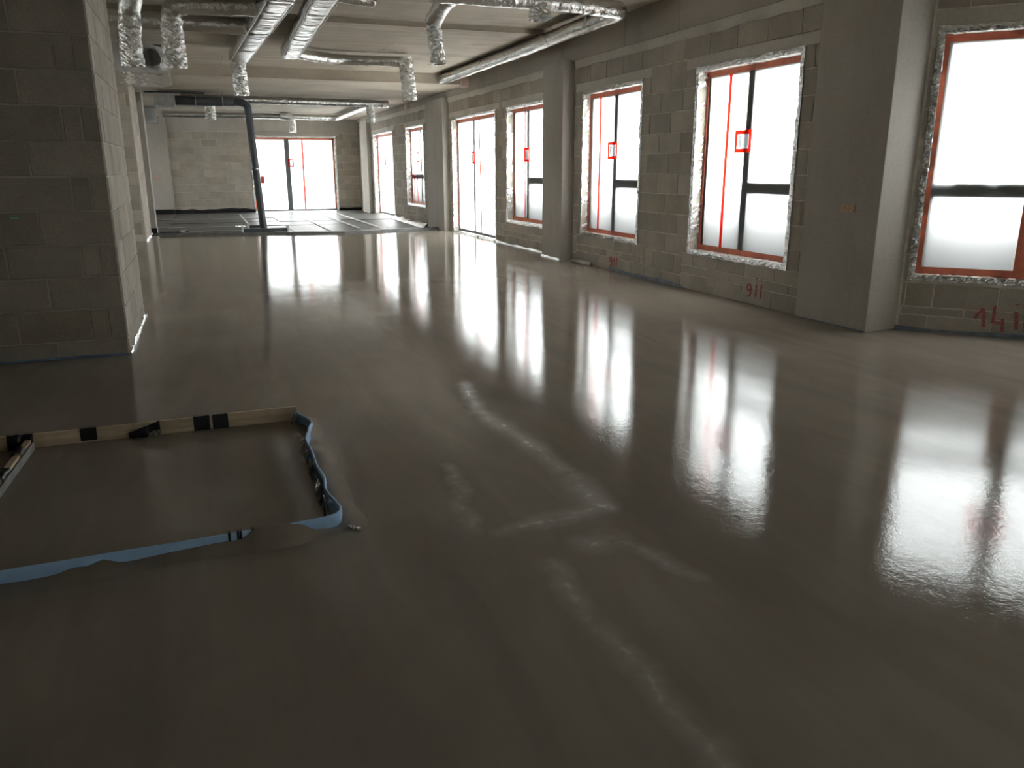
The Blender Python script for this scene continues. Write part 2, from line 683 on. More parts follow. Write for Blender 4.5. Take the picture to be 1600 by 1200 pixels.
# ---- screed floor
edge = [(5.7, 18.98), (5.36, 18.97), (4.84, 18.86), (3.9, 18.62), (2.95, 18.48), (2.1, 18.62), (1.45, 18.84), (0.2, 19.1), (-0.96, 19.27), (-7.0, 19.4)]
poly = [(-7, -4), (12, -4), (11.9, -1.3), (5.95, 5.35), (5.6, 5.6)] + edge
floor = struct(MB().prism(poly, -0.07, 0.0).build('floor', 'wet_screed'), 'freshly poured wet glossy grey brown screed floor', 'floor')
slab = struct(MB().prism([(-7.3, -4.3), (12.4, -4.3), (12.3, -1.3), (6.1, 5.6), (5.8, 5.8), (5.8, 30.2), (-7.3, 30.2)], -0.3, -0.075).build('floor_slab', 'concrete_dusty'), 'raw concrete slab below the screed', 'floor')

# ---- unscreeded far floor: insulation mats laid in lanes with taped joints
ins = structE('floor_insulation', 'silver grey insulation mats laid on the unscreeded far floor', 'floor', (2, 24, -0.07))
lanes = [-1.9, -0.9, 0.1, 1.1, 2.0, 2.85, 3.65, 4.2, 5.43]
cross = [19.0, 21.0, 22.6, 24.2, 26.2, 28.0, 29.88]
for i, (a, b) in enumerate(zip(lanes, lanes[1:])):
    for c, d in zip(cross, cross[1:]):
        z = -0.048 + random.uniform(-0.006, 0.006)
        bevel(MB().box((a + 0.006, c + 0.008, -0.074), (b - 0.006, d - 0.008, z)).build('insulation_panel', 'insulation_mat', ins), 0.006)
for i, (x, y0, y1, wd) in enumerate([(4.2, 20.0, 27.6, 0.05), (3.65, 20.6, 26.9, 0.05), (2.85, 20.2, 24.0, 0.03), (1.1, 21.0, 28.5, 0.025)]):
    o = strip('joint_tape', resample([(x, y0, -0.036), (x, y1, -0.036)], 0.12), lambda k, p, wd=wd: [(p + Vector((s * wd, 0, 0)), Vector((0, 0, 1))) for s in (-1, 0, 1)], 'white_tape', ins, 0.004, 3, thick=0.002)
for i, (y, x0, x1) in enumerate([(24.2, -1.0, 5.4), (22.6, -1.2, 2.8), (26.2, -1.2, 3.6), (21.0, -1.2, 2.0)]):
    strip('joint_tape', resample([(x0, y, -0.037), (x1, y, -0.037)], 0.12), lambda k, p: [(p + Vector((0, s * 0.05, 0)), Vector((0, 0, 1))) for s in (-1, 0, 1)], 'white_tape' if i != 0 else 'black_felt', ins, 0.004, 3, thick=0.002)

# ---- ceiling: three stepped slabs with formwork panel marks
ceil = structE('ceiling', 'bare board-marked concrete ceiling stepping down towards the far end', 'ceiling', (2, 14, 3.38))
ROOF = [(-7.3, -4.3), (12.3, -4.3), (12.3, -1.1), (6.15, 5.7), (5.82, 6.3)]
MB().prism(ROOF + [(5.82, 11.6), (-7.3, 11.6)], 3.395, 3.8).build('slab', 'concrete_ceiling', ceil)
MB().box((-7.3, 11.6, 3.325), (5.82, 16.88, 3.8)).build('slab', 'concrete_ceiling', ceil)
MB().box((-7.3, 16.88, 3.125), (5.82, 30.3, 3.8)).build('slab', 'concrete_ceiling', ceil)
for (ya, yb, z, ny) in ((7.0, 11.6, 3.38, 3), (11.6, 16.88, 3.31, 4), (16.88, 29.9, 3.11, 8)):
    for i in range(ny):
        a, b = ya + (yb - ya) * i / ny, ya + (yb - ya) * (i + 1) / ny
        off = 0.0 if i % 2 else 1.2
        xs = [-3.2] + [x for x in (-1.9 + off, 0.55 + off, 3.0 + off) if x < 5.2] + [5.395]
        for c, d in zip(xs, xs[1:]):
            dz = random.uniform(-0.0025, 0.0025)
            MB().box((c + 0.003, a + 0.003 if i else a, z + dz), (d - 0.003, b - 0.003, z + 0.02)).build('ceiling_panel', 'concrete_ceiling', ceil)

# ---- right wall
WINR = dict(w2=(6.53, 8.345, 0.42, 2.53), w3=(9.555, 11.37, 0.42, 2.53), w4=(12.79, 14.62, 0.42, 2.53), d=(15.21, 18.22, 0.0, 2.53), w6=(20.72, 22.68, 0.43, 2.53), d5=(24.35, 27.26, -0.04, 2.53))
B6 = 0.055   # foil lip on the wall around each opening
holesR = [(-b + (B6 if True else 0), -a - B6, (c + B6) if c > 0.1 else c - 0.1, d - B6) for a, b, c, d in WINR.values()]
wr = struct(wall_core('wall_right', FR, -30.2, -5.75, -0.075, 3.5, holesR, 0.36), 'long grey concrete block wall with the row of film covered windows', 'wall')
reg = [0.14 + 0.2425 * k for k in range(11)]
full = [(-0.01, 0.14)] + list(zip(reg, reg[1:]))
full[-1] = (full[-1][0], 2.64)
full.append((2.64, 2.87))
low = [(-0.01, 0.175), (0.175, 0.275), (0.275, 0.42)]
lint = []
for a, b, c, d in WINR.values():
    lint.append((-b - 0.22, -a + 0.2, 2.53, 2.64))
holeB = [(-b - 0.0, -a + 0.0, c if c > 0.1 else -1, d) for a, b, c, d in WINR.values()]
under = [(-b - 0.12, -a + 0.2, -1, 0.42) for (a, b, c, d) in WINR.values() if c > 0.1]
segs = [(5.9, 11.63), (12.43, 18.4), (19.95, 27.7), (28.85, 29.9)]
for a, b in segs:
    lay(FR, wr, -b, -a, full, holeB + under + lint)
    for (u0, u1, z0, z1) in under:
        u0c, u1c = max(u0, -b), min(u1, -a)
        if u1c - u0c > 0.1 and -b <= u1 and -a >= u0:
            lay(FR, wr, u0c, u1c, low)
for (u0, u1, z0, z1) in lint:
    bevel(MB().fbox(FR, u0, u1, -0.005, 0.1, z0, z1).build('lintel', 'mortar_smear', wr), 0.004)
# concrete columns in the wall
columns = []
for nm, lab, pl in (
    ('column', 'concrete column between the third and fourth nearest windows of the right wall', [(5.24, 11.64), (5.6, 11.64), (5.6, 12.41), (5.24, 12.41)]),
    ('column', 'wide concrete column on the right wall where the wet screed ends', [(5.28, 18.43), (5.6, 18.43), (5.6, 19.92), (5.28, 19.92)]),
    ('column', 'concrete column nearest the far right corner of the hall', [(5.30, 27.66), (5.6, 27.66), (5.6, 28.83), (5.30, 28.83)]),
    ('column', 'big smooth concrete column at the bend of the right wall', [(5.40, 6.31), (5.415, 5.40), (5.812, 5.447), (6.08, 5.69), (5.80, 6.31)]),
):
    top = 2.99 if nm == 'column' and pl[0][1] > 7 else 3.38
    c = bevel(MB().prism(pl if pl[0][1] > 7 else pl, -0.07, top).build('column', 'concrete'), 0.008, 2)
    struct(c, lab, 'column')
    columns.append(c)
# ring beam along the wall head, cast in lengths
rb = structE('beam', 'concrete edge beam along the head of the right wall', 'beam', (5.5, 15, 2.99))
js = [6.31, 8.72, 10.05, 12.0, 15.07, 17.6, 20.2, 23.0, 26.0, 29.9]
for a, b in zip(js, js[1:]):
    bevel(MB().box((5.40, a + 0.004, 2.975), (5.62, b - 0.004, 3.45)).build('beam_length', 'concrete_beam', rb), 0.004)
# mortar smeared under the beam
for a, b in ((6.35, 11.6), (12.45, 18.4), (19.95, 27.6)):
    pts = resample([(5.44, a, 2.93), (5.44, b, 2.93)], 0.06)
    strip('mortar_band', pts, lambda i, p: [(p + Vector((-0.006, 0, -0.065 - 0.03 * fn((p.y, 0, 3), 2.6) - 0.012 * fn((p.y, 2, 3), 11))), Vector((1, 0, 0))),
                                            (p + Vector((-0.022, 0, -0.04)), Vector((1, 0, 0))), (p + Vector((-0.03, 0, 0.0)), Vector((1, 0, 0))), (p + Vector((-0.028, 0, 0.048)), Vector((1, 0, 0)))],
          'mortar_smear', wr, 0.004, 6, smooth=True)
# pale pink blocks on the beam, under the ceiling
for (lab, y, z0, z1, x0) in (('pale pink block under the ceiling step beside the long duct', 16.74, 3.06, 3.30, 5.24), ('small pale block under the ceiling above the far windows', 22.1, 2.955, 3.105, 5.33)):
    o = bevel(MB().box((x0, y, z0), (5.40, y + 0.13, z1)).build('pale_block', 'pale_pink'), 0.004)
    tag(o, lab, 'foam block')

# ---- angled wall with the nearest window
HA = (0.055, 1.875, 0.445, 2.55)
HA2 = (3.075, 4.895, 0.445, 2.55)
FB = Frame((0, -4.0, 0), (-1, 0, 0), (0, -1, 0))   # wall behind the camera, u = -x
FL = Frame((-7.0, 0, 0), (0, 1, 0), (-1, 0, 0))   # left facade, u = y
HL = [(9.4, 12.2, 0.42, 2.53), (13.4, 16.2, 0.42, 2.53), (20.6, 23.4, 0.42, 2.53), (25.0, 27.8, 0.42, 2.53)]
HB = [(-4.4, -2.58, 0.42, 2.53)]
wa = struct(wall_core('wall_angled', FA, 0.0, 8.9, -0.075, 3.5, [(h[0] + B6, h[1] - B6, h[2] + B6, h[3] - B6) for h in (HA, HA2)], 0.36), 'angled block wall at the right edge with the nearest window', 'wall')
ca = [(-0.01, 0.14), (0.14, 0.215), (0.215, 0.43)] + [(0.43 + 0.245 * k, 0.43 + 0.245 * (k + 1)) for k in range(9)]
lay(FA, wa, 0.02, 3.0, ca, [(HA[0], HA[1], HA[2] - 0.02, HA[3]), (0.0, 2.1, 2.55, 2.67)])
bevel(MB().fbox(FA, 0.02, 2.1, -0.005, 0.1, 2.55, 2.67).build('lintel', 'mortar_smear', wa), 0.004)
lay(FA, wa, 0.02, 3.4, [(2.68, 2.93), (2.93, 3.18), (3.18, 3.38)])
struct(MB().box((11.75, -4.3, -0.075), (12.2, -1.0, 3.5)).build('wall_side', 'concrete'), 'plain concrete wall out of sight on the right', 'wall')

# ---- far wall
DF = (1.66, 4.617, -0.06, 2.53)
wf = struct(wall_core('wall_far', FF, -7.3, 5.8, -0.075, 3.5, [(DF[0] + B6, DF[1] - B6, DF[2] - 0.1, DF[3] - B6)], 0.36, 'mortar_dull'), 'far block wall at the end of the hall', 'wall')
cf = [(-0.05, 0.165)] + [(0.165 + 0.2475 * k, 0.165 + 0.2475 * (k + 1)) for k in range(10)]
lay(FF, wf, -0.90, 1.66, cf)
lay(FF, wf, 4.617, 5.43, cf)
bevel(MB().fbox(FF, -0.95, 5.44, -0.03, 0.1, 2.66, 3.2).build('head_beam', 'concrete', wf), 0.004)
bevel(MB().fbox(FF, 1.5, 4.75, -0.012, 0.1, 2.53, 2.655).build('lintel', 'concrete', wf), 0.004)
c = bevel(MB().box((-1.75, 29.72, -0.07), (-0.93, 30.0, 3.12)).build('column', 'concrete'), 0.006)
struct(c, 'pale concrete column at the left end of the far wall', 'column')

# ---- left piers
zc = [-0.01, 0.13, 0.376, 0.622, 0.867, 1.117, 1.367, 1.615, 1.867, 2.105, 2.35, 2.60, 2.845, 3.09, 3.38]
zc = list(zip(zc, zc[1:]))
wl = struct(MB().box((-3.6, 6.851, -0.07), (-0.661, 8.684, 3.4)).build('wall_left_near', 'mortar_dull'), 'dark grey block pier close to the camera on the left', 'wall')
JA = [-2.9, -2.4, -1.9, -1.40, -0.905, -0.779, -0.657]
JB = [-2.66, -2.16, -1.655, -1.155, -0.657]
lay(FP, wl, -2.9, -0.657, zc, joints=lambda k: JA if k % 2 else JB)
SA = [6.851, 7.0, 7.35, 7.85, 8.35, 8.684]
SB = [6.851, 7.25, 7.37, 7.87, 8.2, 8.44, 8.684]
lay(FPS, wl, 6.852, 8.684, zc, joints=lambda k: SA if k % 2 else SB, mat='block_lit', proud=0.003)  # side towards the windows gets the lightened block colour
FP2 = Frame((0, 18.0, 0), (1, 0, 0), (0, 1, 0))
FP2S = Frame((-1.16, 0, 0), (0, 1, 0), (-1, 0, 0))
wm = struct(MB().box((-3.6, 18.004, -0.07), (-1.164, 19.93, 3.12)).build('wall_left_middle', 'mortar_dull'), 'slim lit block pier further back on the left', 'wall')
z2 = [(-0.01, 0.13)] + [(0.13 + 0.247 * k, 0.13 + 0.247 * (k + 1)) for k in range(12)]
lay(FP2, wm, -2.2, -1.16, z2)
lay(FP2S, wm, 18.0, 19.93, z2, mat='block_lit')  # lightened block colour again on the side facing the windows
c = bevel(MB().box((-1.75, 20.95, -0.07), (-1.10, 21.5, 3.12)).build('column', 'concrete'), 0.006)
struct(c, 'narrow concrete column just behind the slim left pier', 'column')
struct(wall_core('wall_left', FL, -4.3, 30.2, -0.075, 3.5, [(h[0] + B6, h[1] - B6, h[2] + B6, h[3] - B6) for h in HL], 0.36, 'concrete'), 'plain concrete wall hidden on the far left', 'wall')
struct(wall_core('wall_back', FB, -12.4, 7.3, -0.075, 3.5, [(h[0] + B6, h[1] - B6, h[2] + B6, h[3] - B6) for h in HB], 0.36, 'concrete'), 'plain concrete wall behind the camera', 'wall')


# ================================================================== windows
def foil_side(F, parent, a, b, z0, z1, side, depth, seed):
    """vertical foil on the wall lip and the reveal; side -1 left, +1 right"""
    u_out, u_in = (a, a + B6) if side < 0 else (b, b - B6)
    n3, n2 = F.N.copy(), F.U.copy() * (1 if side < 0 else -1)
    pts = resample([F(0, 0, z0), F(0, 0, z1)], 0.03)

    def prof(i, p):
        z = p.z
        jit = 0.012 * fn((z, seed, 1), 7)
        rows = []
        for u, v, n in ((u_out + jit, -0.010, n3), ((u_out + u_in) / 2, -0.014, n3), (u_in, -0.010, n3), (u_in, depth * 0.3, n2), (u_in, depth * 0.65, n2), (u_in, depth + 0.01, n2)):
            rows.append((F(u, v, z), n))
        return rows
    strip('sealing_foil', pts, prof, 'foil', parent, 0.006, 10, seed=seed, ampfn=lambda i, j: 0.003 if j < 2 else 0.009)


def foil_flat(F, parent, a, b, z_out, z_in, top, depth, seed):
    n3, n2 = F.N.copy(), Vector((0, 0, -1 if top else 1))
    pts = resample([F(a, 0, 0), F(b, 0, 0)], 0.03)
    L = (b - a)

    def prof(i, p):
        u = a + L * i / (len(pts) - 1)
        uin = min(max(u, a + B6), b - B6)
        jit = 0.012 * fn((u, seed, 5), 6)
        rows = []
        for uu, v, z, n in ((u, -0.010, z_out + jit, n3), (u, -0.014, (z_out + z_in) / 2, n3), (u, -0.010, z_in, n3), (uin, depth * 0.3, z_in, n2), (uin, depth * 0.65, z_in, n2), (uin, depth + 0.01, z_in, n2)):
            rows.append((F(uu, v, z), n))
        return rows
    strip('sealing_foil', pts, prof, 'foil', parent, 0.006, 10, seed=seed, ampfn=lambda i, j: 0.003 if j < 2 else 0.009)


def tape(F, parent, u0, u1, z0, z1, v, name='red_tape', mat='red_tape'):
    MB().fbox(F, u0, u1, v, v + 0.002, z0, z1).build(name, mat, parent)


def tape_line(F, parent, u_top, u_bot, z0, z1, v, wd, seed):
    pts = resample([F(u_top, v, z1), F(u_bot, v, z0)], 0.08)
    wob = lambda z: 0.012 * fn((z * 0.8, seed, 0))
    strip('red_tape', pts, lambda i, p: [(p + F.U * (s * wd + wob(p.z)), F.N) for s in (-1, 1)], 'red_tape', parent, 0.0, 4, thick=0.001)


def window(name, label, F, a, b, z0, z1, mull, tr=None, trz=(1.155, 1.272), tapes=(), sticker=None, door=False, depth=0.13, seed=1.0, mull_tape=None, kind='window', pleat=(0.0, 0.4), mw=0.058):
    W = structE(name, label, kind, F((a + b) / 2, 0.1, max(z0, 0) if not door else z0))
    oa, ob, oz0, oz1 = a + B6, b - B6, z0 + B6, z1 - B6
    if door:
        oz0 = z0 + 0.02
    foil_side(F, W, a, b, oz0 - (0 if door else B6), z1, -1, depth, seed)
    foil_side(F, W, a, b, oz0 - (0 if door else B6), z1, 1, depth, seed + 3)
    foil_flat(F, W, a, b, z1, oz1, True, depth, seed + 5)
    if not door:
        foil_flat(F, W, a, b, z0, oz0, False, depth, seed + 7)
    # frame profiles behind the film
    v0, v1 = depth + 0.004, depth + 0.08
    fwid = 0.07
    for nm, r in (('frame_side', (oa, oa + fwid, oz0, oz1)), ('frame_side', (ob - fwid, ob, oz0, oz1)), ('frame_head', (oa + fwid, ob - fwid, oz1 - fwid, oz1)), ('frame_sill', (oa + fwid, ob - fwid, oz0, oz0 + fwid)),
                  ('mullion', (mull - mw, mull + mw, oz0 + fwid, oz1 - fwid))):
        bevel(MB().fbox(F, r[0], r[1], v0, v1, r[2], r[3]).build(nm, 'anthracite', W), 0.004)
    panes = []
    for side, (p0, p1) in (('L', (oa + fwid, mull - mw)), ('R', (mull + mw, ob - fwid))):
        if tr and side in tr:
            bevel(MB().fbox(F, p0, p1, v0, v1, trz[0], trz[1]).build('transom', 'anthracite', W), 0.004)
            panes += [(p0, p1, oz0 + fwid, trz[0]), (p0, p1, trz[1], oz1 - fwid)]
        else:
            panes.append((p0, p1, oz0 + fwid, oz1 - fwid))
    for r in panes:
        MB().fbox(F, r[0], r[1], v0 + 0.03, v0 + 0.036, r[2], r[3]).build('pane', 'glass', W)
    # unseen panel added outside to shade the lower part of the film
    if not door:
        bevel(MB().fbox(F, oa - 0.1, ob + 0.1, depth + 0.28, depth + 0.31, oz0 - 0.25, trz[0] - 0.06).build('added_shade_panel', 'anthracite', W), 0.004)
    # diffusing film
    nu, nz = 36, 12
    vs, fs = [], []
    for i in range(nu + 1):
        for k in range(nz + 1):
            u = oa + (ob - oa) * i / nu
            z = oz0 + (oz1 - oz0) * k / nz
            t = (u - oa) / (ob - oa)
            m = math.exp(-((t - pleat[0]) / max(pleat[1], 0.01)) ** 2)
            d = -0.016 * max(0, fn((u * 9, z * 0.5, seed)) + 0.1) * m - 0.004 * max(0, fn((u * 2, z * 1.2, seed + 4)))
            vs.append(F(u, depth + d, z))
    for i in range(nu):
        for k in range(nz):
            q = i * (nz + 1) + k
            fs.append((q, q + nz + 1, q + nz + 2, q + 1))
    mesh('plastic_film', vs, fs, 'film', W, True)
    # red tape all round the film
    v = depth - 0.020
    tw = 0.06
    tape(F, W, oa, oa + tw * 0.7, oz0 + tw, oz1 - tw, v, mat='red_tape_frame')
    tape(F, W, ob - tw * 0.7, ob, oz0 + tw, oz1 - tw, v, mat='red_tape_frame')
    tape(F, W, oa, ob, oz1 - tw, oz1, v, mat='red_tape_frame')
    if not door:
        tape(F, W, oa, ob, oz0, oz0 + tw, v, mat='red_tape_frame')
    for i, (t0, t1, wd) in enumerate(tapes):
        tape_line(F, W, t0, t1, oz0 + tw, oz1 - tw, v, wd, seed + i)
    if mull_tape:
        tape(F, W, mull_tape[0], mull_tape[1], oz0 + tw, mull_tape[2], v, mat='red_tape_frame')
    if sticker:
        su, sz, sw, sh = sticker
        t = 0.042
        st = MB().fbox(F, su - sw / 2 + t * 0.6, su + sw / 2 - t * 0.6, v - 0.003, v - 0.0015, sz - sh / 2 + t * 0.6, sz + sh / 2 - t * 0.6).build('paper_notice', 'film', W)
        for r in ((su - sw / 2, su - sw / 2 + t, sz - sh / 2, sz + sh / 2), (su + sw / 2 - t, su + sw / 2, sz - sh / 2, sz + sh / 2), (su - sw / 2 + t, su + sw / 2 - t, sz + sh / 2 - t, sz + sh / 2), (su - sw / 2 + t, su + sw / 2 - t, sz - sh / 2, sz - sh / 2 + t)):
            tape(F, st, r[0], r[1], r[2], r[3], v - 0.006, 'red_border')
        MB().fbox(F, su - sw * 0.28, su - sw * 0.08, v - 0.0045, v - 0.0035, sz - sh * 0.26, sz + sh * 0.26).build('printed_sheet', 'print', st)
    # daylight portal in the opening
    L = bpy.data.lights.new('daylight_portal', 'AREA')
    L.shape = 'RECTANGLE'
    L.size, L.size_y = (ob - oa), (oz1 - oz0)
    L.cycles.is_portal = True
    lo = bpy.data.objects.new('daylight_portal', L)
    COL.objects.link(lo)
    m = Matrix.Identity(4)
    xax, zax = F.U, F.N       # light looks along -Z of its own frame, i.e. into the room
    yax = zax.cross(xax)
    p = F((oa + ob) / 2, depth + 0.14, (oz0 + oz1) / 2)
    for i in range(3):
        m[i][0], m[i][1], m[i][2], m[i][3] = xax[i], yax[i], zax[i], p[i]
    lo.matrix_world = m
    return W


def RW(key):
    a, b, c, d = WINR[key]
    return dict(a=-b, b=-a, z0=c, z1=d)


window('window_1', 'nearest film covered window at the right edge, cut by the frame', FA, HA[0], HA[1], HA[2], HA[3], 1.0, tr='LR', trz=(1.174, 1.29), tapes=(), sticker=(0.965, 1.79, 0.30, 0.24), seed=11, mull_tape=(0.86, 0.955, 1.15))
window('window_2', 'film covered window with red stripe next to the big column', FR, **RW('w2'), mull=-7.495, tr='R', tapes=((-7.84, -7.845, 0.025),), sticker=(-7.545, 1.70, 0.29, 0.235), seed=21, pleat=(0.12, 0.25))
window('window_3', 'film covered window with red stripe between two block piers, second from the big column', FR, **RW('w3'), mull=-10.53, tr='R', tapes=((-10.975, -10.97, 0.026),), sticker=(-10.57, 1.665, 0.29, 0.24), seed=31, pleat=(0.12, 0.25))
window('window_4', 'film covered window partly hidden behind the protruding concrete column', FR, **RW('w4'), mull=-13.86, tr='R', tapes=((-13.95, -13.94, 0.025), ), sticker=(-13.87, 1.66, 0.27, 0.25), seed=41)
window('door_1', 'tall film covered glazed door with red stripe in the right wall', FR, **RW('d'), mull=-16.98, tapes=((-16.56, -16.47, 0.035),), sticker=(-16.98, 1.65, 0.2, 0.26), door=True, seed=51, kind='door')
window('window_5', 'narrow looking film covered window with two red stripes beyond the screed edge', FR, **RW('w6'), mull=-21.55, tr='LR', tapes=((-22.3, -22.29, 0.03), (-21.95, -21.94, 0.03)), sticker=(-21.8, 1.72, 0.2, 0.26), seed=61)
window('door_2', 'furthest film covered glazed door in the right wall', FR, **RW('d5'), mull=-26.0, tapes=((-27.0, -26.98, 0.035),), sticker=(-26.05, 1.68, 0.2, 0.26), door=True, seed=71, kind='door')
window('window_6', 'film covered window added for light further along the angled wall, outside the picture', FA, HA2[0], HA2[1], HA2[2], HA2[3], 4.0, tr='LR', seed=91)  # unseen window, added to bring more daylight into the hall
for i, h in enumerate(HB):  # unseen back window, added to lighten the near part of the hall
    window('window_%d' % (7 + i), 'unseen film covered window added for light in the wall behind the camera', FB, h[0], h[1], h[2], h[3], h[0] + 0.95, tr='LR', seed=95 + i)
for i, h in enumerate(HL):  # unseen left windows, added to raise the light on the right wall
    window('window_%d' % (8 + i), 'film covered window added for light in the left facade, hidden behind the piers, %s' % ('nearest', 'second nearest', 'third nearest', 'farthest')[i], FL, h[0], h[1], h[2], h[3], h[0] + 1.4, tr='LR', seed=99 + i)
d3 = window('door_3', 'bright double glazed door in the far wall with red handle', FF, DF[0], DF[1], DF[2], DF[3], 2.92, tapes=((3.455, 3.43, 0.03),), sticker=(3.03, 1.62, 0.2, 0.26), door=True, seed=81, kind='door', mw=0.09)
o = bevel(MB().fbox(FF, 1.96, 2.085, 0.06, 0.10, 0.93, 1.18).build('handle', 'red_handle', d3), 0.02, 2)
MB().fbox(FF, 2.15, 2.175, 0.09, 0.10, 0.88, 1.15).build('handle_guard', 'red_handle', d3)


# ================================================================== ducts
V3 = Vector


def sleeve(parent, top, bottom, r=0.115, seed=0.0, flare=0.1, name='hanging_sleeve'):
    """loose crumpled foil sleeve hanging from a duct, open at its foot"""
    a, b = V3(top), V3(bottom)
    mid = a.lerp(b, 0.5) + V3((random.uniform(-0.012, 0.012), random.uniform(-0.012, 0.012), 0))
    return tube(name, [a, mid, b], r, 'sleeve_foil', parent, step=0.02, seg=28, amp=0.016, freq=20, cap=False, smooth=False, seed=seed, radf=lambda t: 0.93 + flare * t)


def run(parent, pts, rx, ry=None, seed=0.0, box=0.0, wr=0.007, name='duct_run', r=0.16, amp=0.004):
    return tube(name, rounded(pts, r), rx, 'duct_foil', parent, ry=ry, step=0.035, seg=24, amp=amp, wrinkle=wr, freq=7, box=box, seed=seed)


def band(parent, p, axis, rx, ry=None, name='strap'):
    p, ax = V3(p), V3(axis).normalized()
    return tube(name, [p - ax * 0.012, p + ax * 0.012], rx * 1.03, 'galvanised', parent, ry=(ry or rx) * 1.03, step=0.02, seg=24, cap=False)


def rod(parent, x, y, z0, z1, name='hanger_rod'):
    return tube(name, [(x, y, z0), (x, y, z1)], 0.004, 'galvanised', parent, step=1, seg=6)


def seam(parent, a, b, name='seam'):
    pts = resample([a, b], 0.06)
    return tube(name, pts, 0.006, 'seam_tape', parent, step=0.06, seg=6, amp=0.003)


# long duct beside the edge beam, its cross run and branch
T = thing('insulated_duct', 'long silver insulated duct running beside the edge beam with a cross run', 'duct', (4.85, 13, 3.2))
o = run(T, [(4.85, 16.84, 3.20), (4.86, 12.5, 3.20), (4.87, 9.15, 3.23), (4.2, 9.15, 3.27), (2.55, 9.2, 3.28)], 0.10, seed=1, r=0.12)
for k, (y, z) in enumerate(((15.6, 3.2), (14.1, 3.2), (12.7, 3.2), (11.2, 3.21), (9.9, 3.225))):
    band(T, (4.855, y, z), (0, 1, 0), 0.105)
    rod(T, 4.855, y, z + 0.1, 3.36)
seam(T, (4.77, 16.8, 3.135), (4.785, 9.5, 3.16))
run(T, [(2.80, 9.2, 3.27), (2.78, 9.6, 3.23), (2.77, 9.93, 3.12)], 0.105, 0.09, seed=4, name='branch_duct', r=0.1)
sleeve(T, (2.775, 9.97, 3.2), (2.83, 9.97, 2.64), 0.088, 3)
sleeve(T, (3.82, 9.18, 3.24), (3.83, 9.17, 3.085), 0.125, 5, 0.12)

# wide flat duct with two cross runs on its left
T = thing('insulated_duct', 'wide silver duct running away at centre left with cross ducts and two hanging sleeves', 'duct', (0.8, 12, 3.17))
run(T, [(0.98, 7.6, 3.19), (0.94, 9.6, 3.18), (0.75, 14.35, 3.17)], 0.15, 0.10, seed=7, box=4, wr=0.012)
seam(T, (0.80, 9.2, 3.075), (0.615, 14.3, 3.07))
seam(T, (1.08, 9.2, 3.075), (0.885, 14.3, 3.07))
sleeve(T, (0.75, 14.45, 3.22), (0.757, 14.5, 2.58), 0.115, 9)
run(T, [(0.72, 11.45, 3.17), (-0.2, 11.38, 3.17), (-1.9, 11.28, 3.17)], 0.10, seed=12, name='cross_duct')
run(T, [(0.80, 10.2, 3.2), (0.1, 10.33, 3.2), (-0.14, 10.35, 3.17), (-0.14, 10.35, 3.0)], 0.105, seed=15, name='cross_duct', r=0.14)
sleeve(T, (-0.14, 10.35, 3.02), (-0.15, 10.38, 2.53), 0.12, 17)
for y, x in ((10.9, 0.885), (12.6, 0.82), (13.7, 0.775)):
    band(T, (x, y, 3.175), (-0.04, 1, 0), 0.152, 0.102)

# sleeve against the near pier
T = thing('insulated_duct', 'silver duct with a bright crumpled sleeve hanging beside the near left pier', 'duct', (-0.57, 10.3, 2.5))
run(T, [(-0.45, 8.9, 3.2), (-0.5, 10.0, 3.18), (-0.56, 10.33, 3.14), (-0.57, 10.35, 2.92)], 0.115, seed=21, r=0.18)
sleeve(T, (-0.57, 10.35, 2.98), (-0.585, 10.36, 2.525), 0.115, 23)

# wide duct that narrows and turns right
T = thing('insulated_duct', 'wide silver duct that turns right into a thin run ending in a sleeve', 'duct', (1.5, 12, 3.17))
run(T, [(1.36, 7.6, 3.19), (1.39, 9.6, 3.18), (1.47, 13.6, 3.16)], 0.135, 0.095, seed=27, box=4, wr=0.011)
seam(T, (1.265, 9.2, 3.09), (1.345, 13.5, 3.075))
seam(T, (1.515, 9.2, 3.09), (1.59, 13.5, 3.075))
run(T, [(1.45, 13.5, 3.16), (1.9, 14.0, 3.17), (2.4, 14.35, 3.18), (3.42, 14.22, 3.18)], 0.082, seed=29, name='branch_duct', r=0.2)
band(T, (1.95, 14.05, 3.17), (1, 0.75, 0), 0.085)
band(T, (2.45, 14.34, 3.18), (1, -0.05, 0), 0.085)
run(T, [(1.38, 9.25, 3.2), (1.95, 9.42, 3.2)], 0.07, seed=31, name='branch_stub')
sleeve(T, (3.44, 14.2, 3.24), (3.50, 14.2, 2.545), 0.122, 33)
for y, x in ((10.6, 1.412), (12.0, 1.44), (13.0, 1.46)):
    band(T, (x, y, 3.17), (0.02, 1, 0), 0.137, 0.097)

# far run under the low ceiling
T = thing('insulated_duct', 'thin silver cross duct under the low ceiling beyond the dark pipe', 'duct', (2, 21, 3.0))
run(T, [(-0.26, 20.75, 3.0), (1.2, 20.8, 3.0), (4.62, 21.05, 3.0)], 0.085, seed=41)
T2 = thing('insulated_duct', 'furthest silver duct crossing in front of the bright far door', 'duct', (2, 26.9, 3.0))
run(T2, [(-0.9, 26.95, 3.0), (2.8, 26.9, 3.0), (4.3, 27.1, 3.0), (4.25, 21.25, 3.0)], 0.085, seed=43, name='duct_run', r=0.3)
sleeve(T, (4.14, 21.02, 2.98), (4.16, 21.02, 2.54), 0.10, 45)
sleeve(T, (0.345, 20.78, 2.98), (0.345, 20.78, 2.535), 0.115, 47)
tube('hanging_sleeve', rounded([(2.45, 26.6, 3.0), (2.8, 26.6, 2.98), (2.81, 26.6, 2.52)], 0.16), 0.12, 'sleeve_foil', T2, step=0.03, seg=24, amp=0.010, freq=14, smooth=False, seed=49)
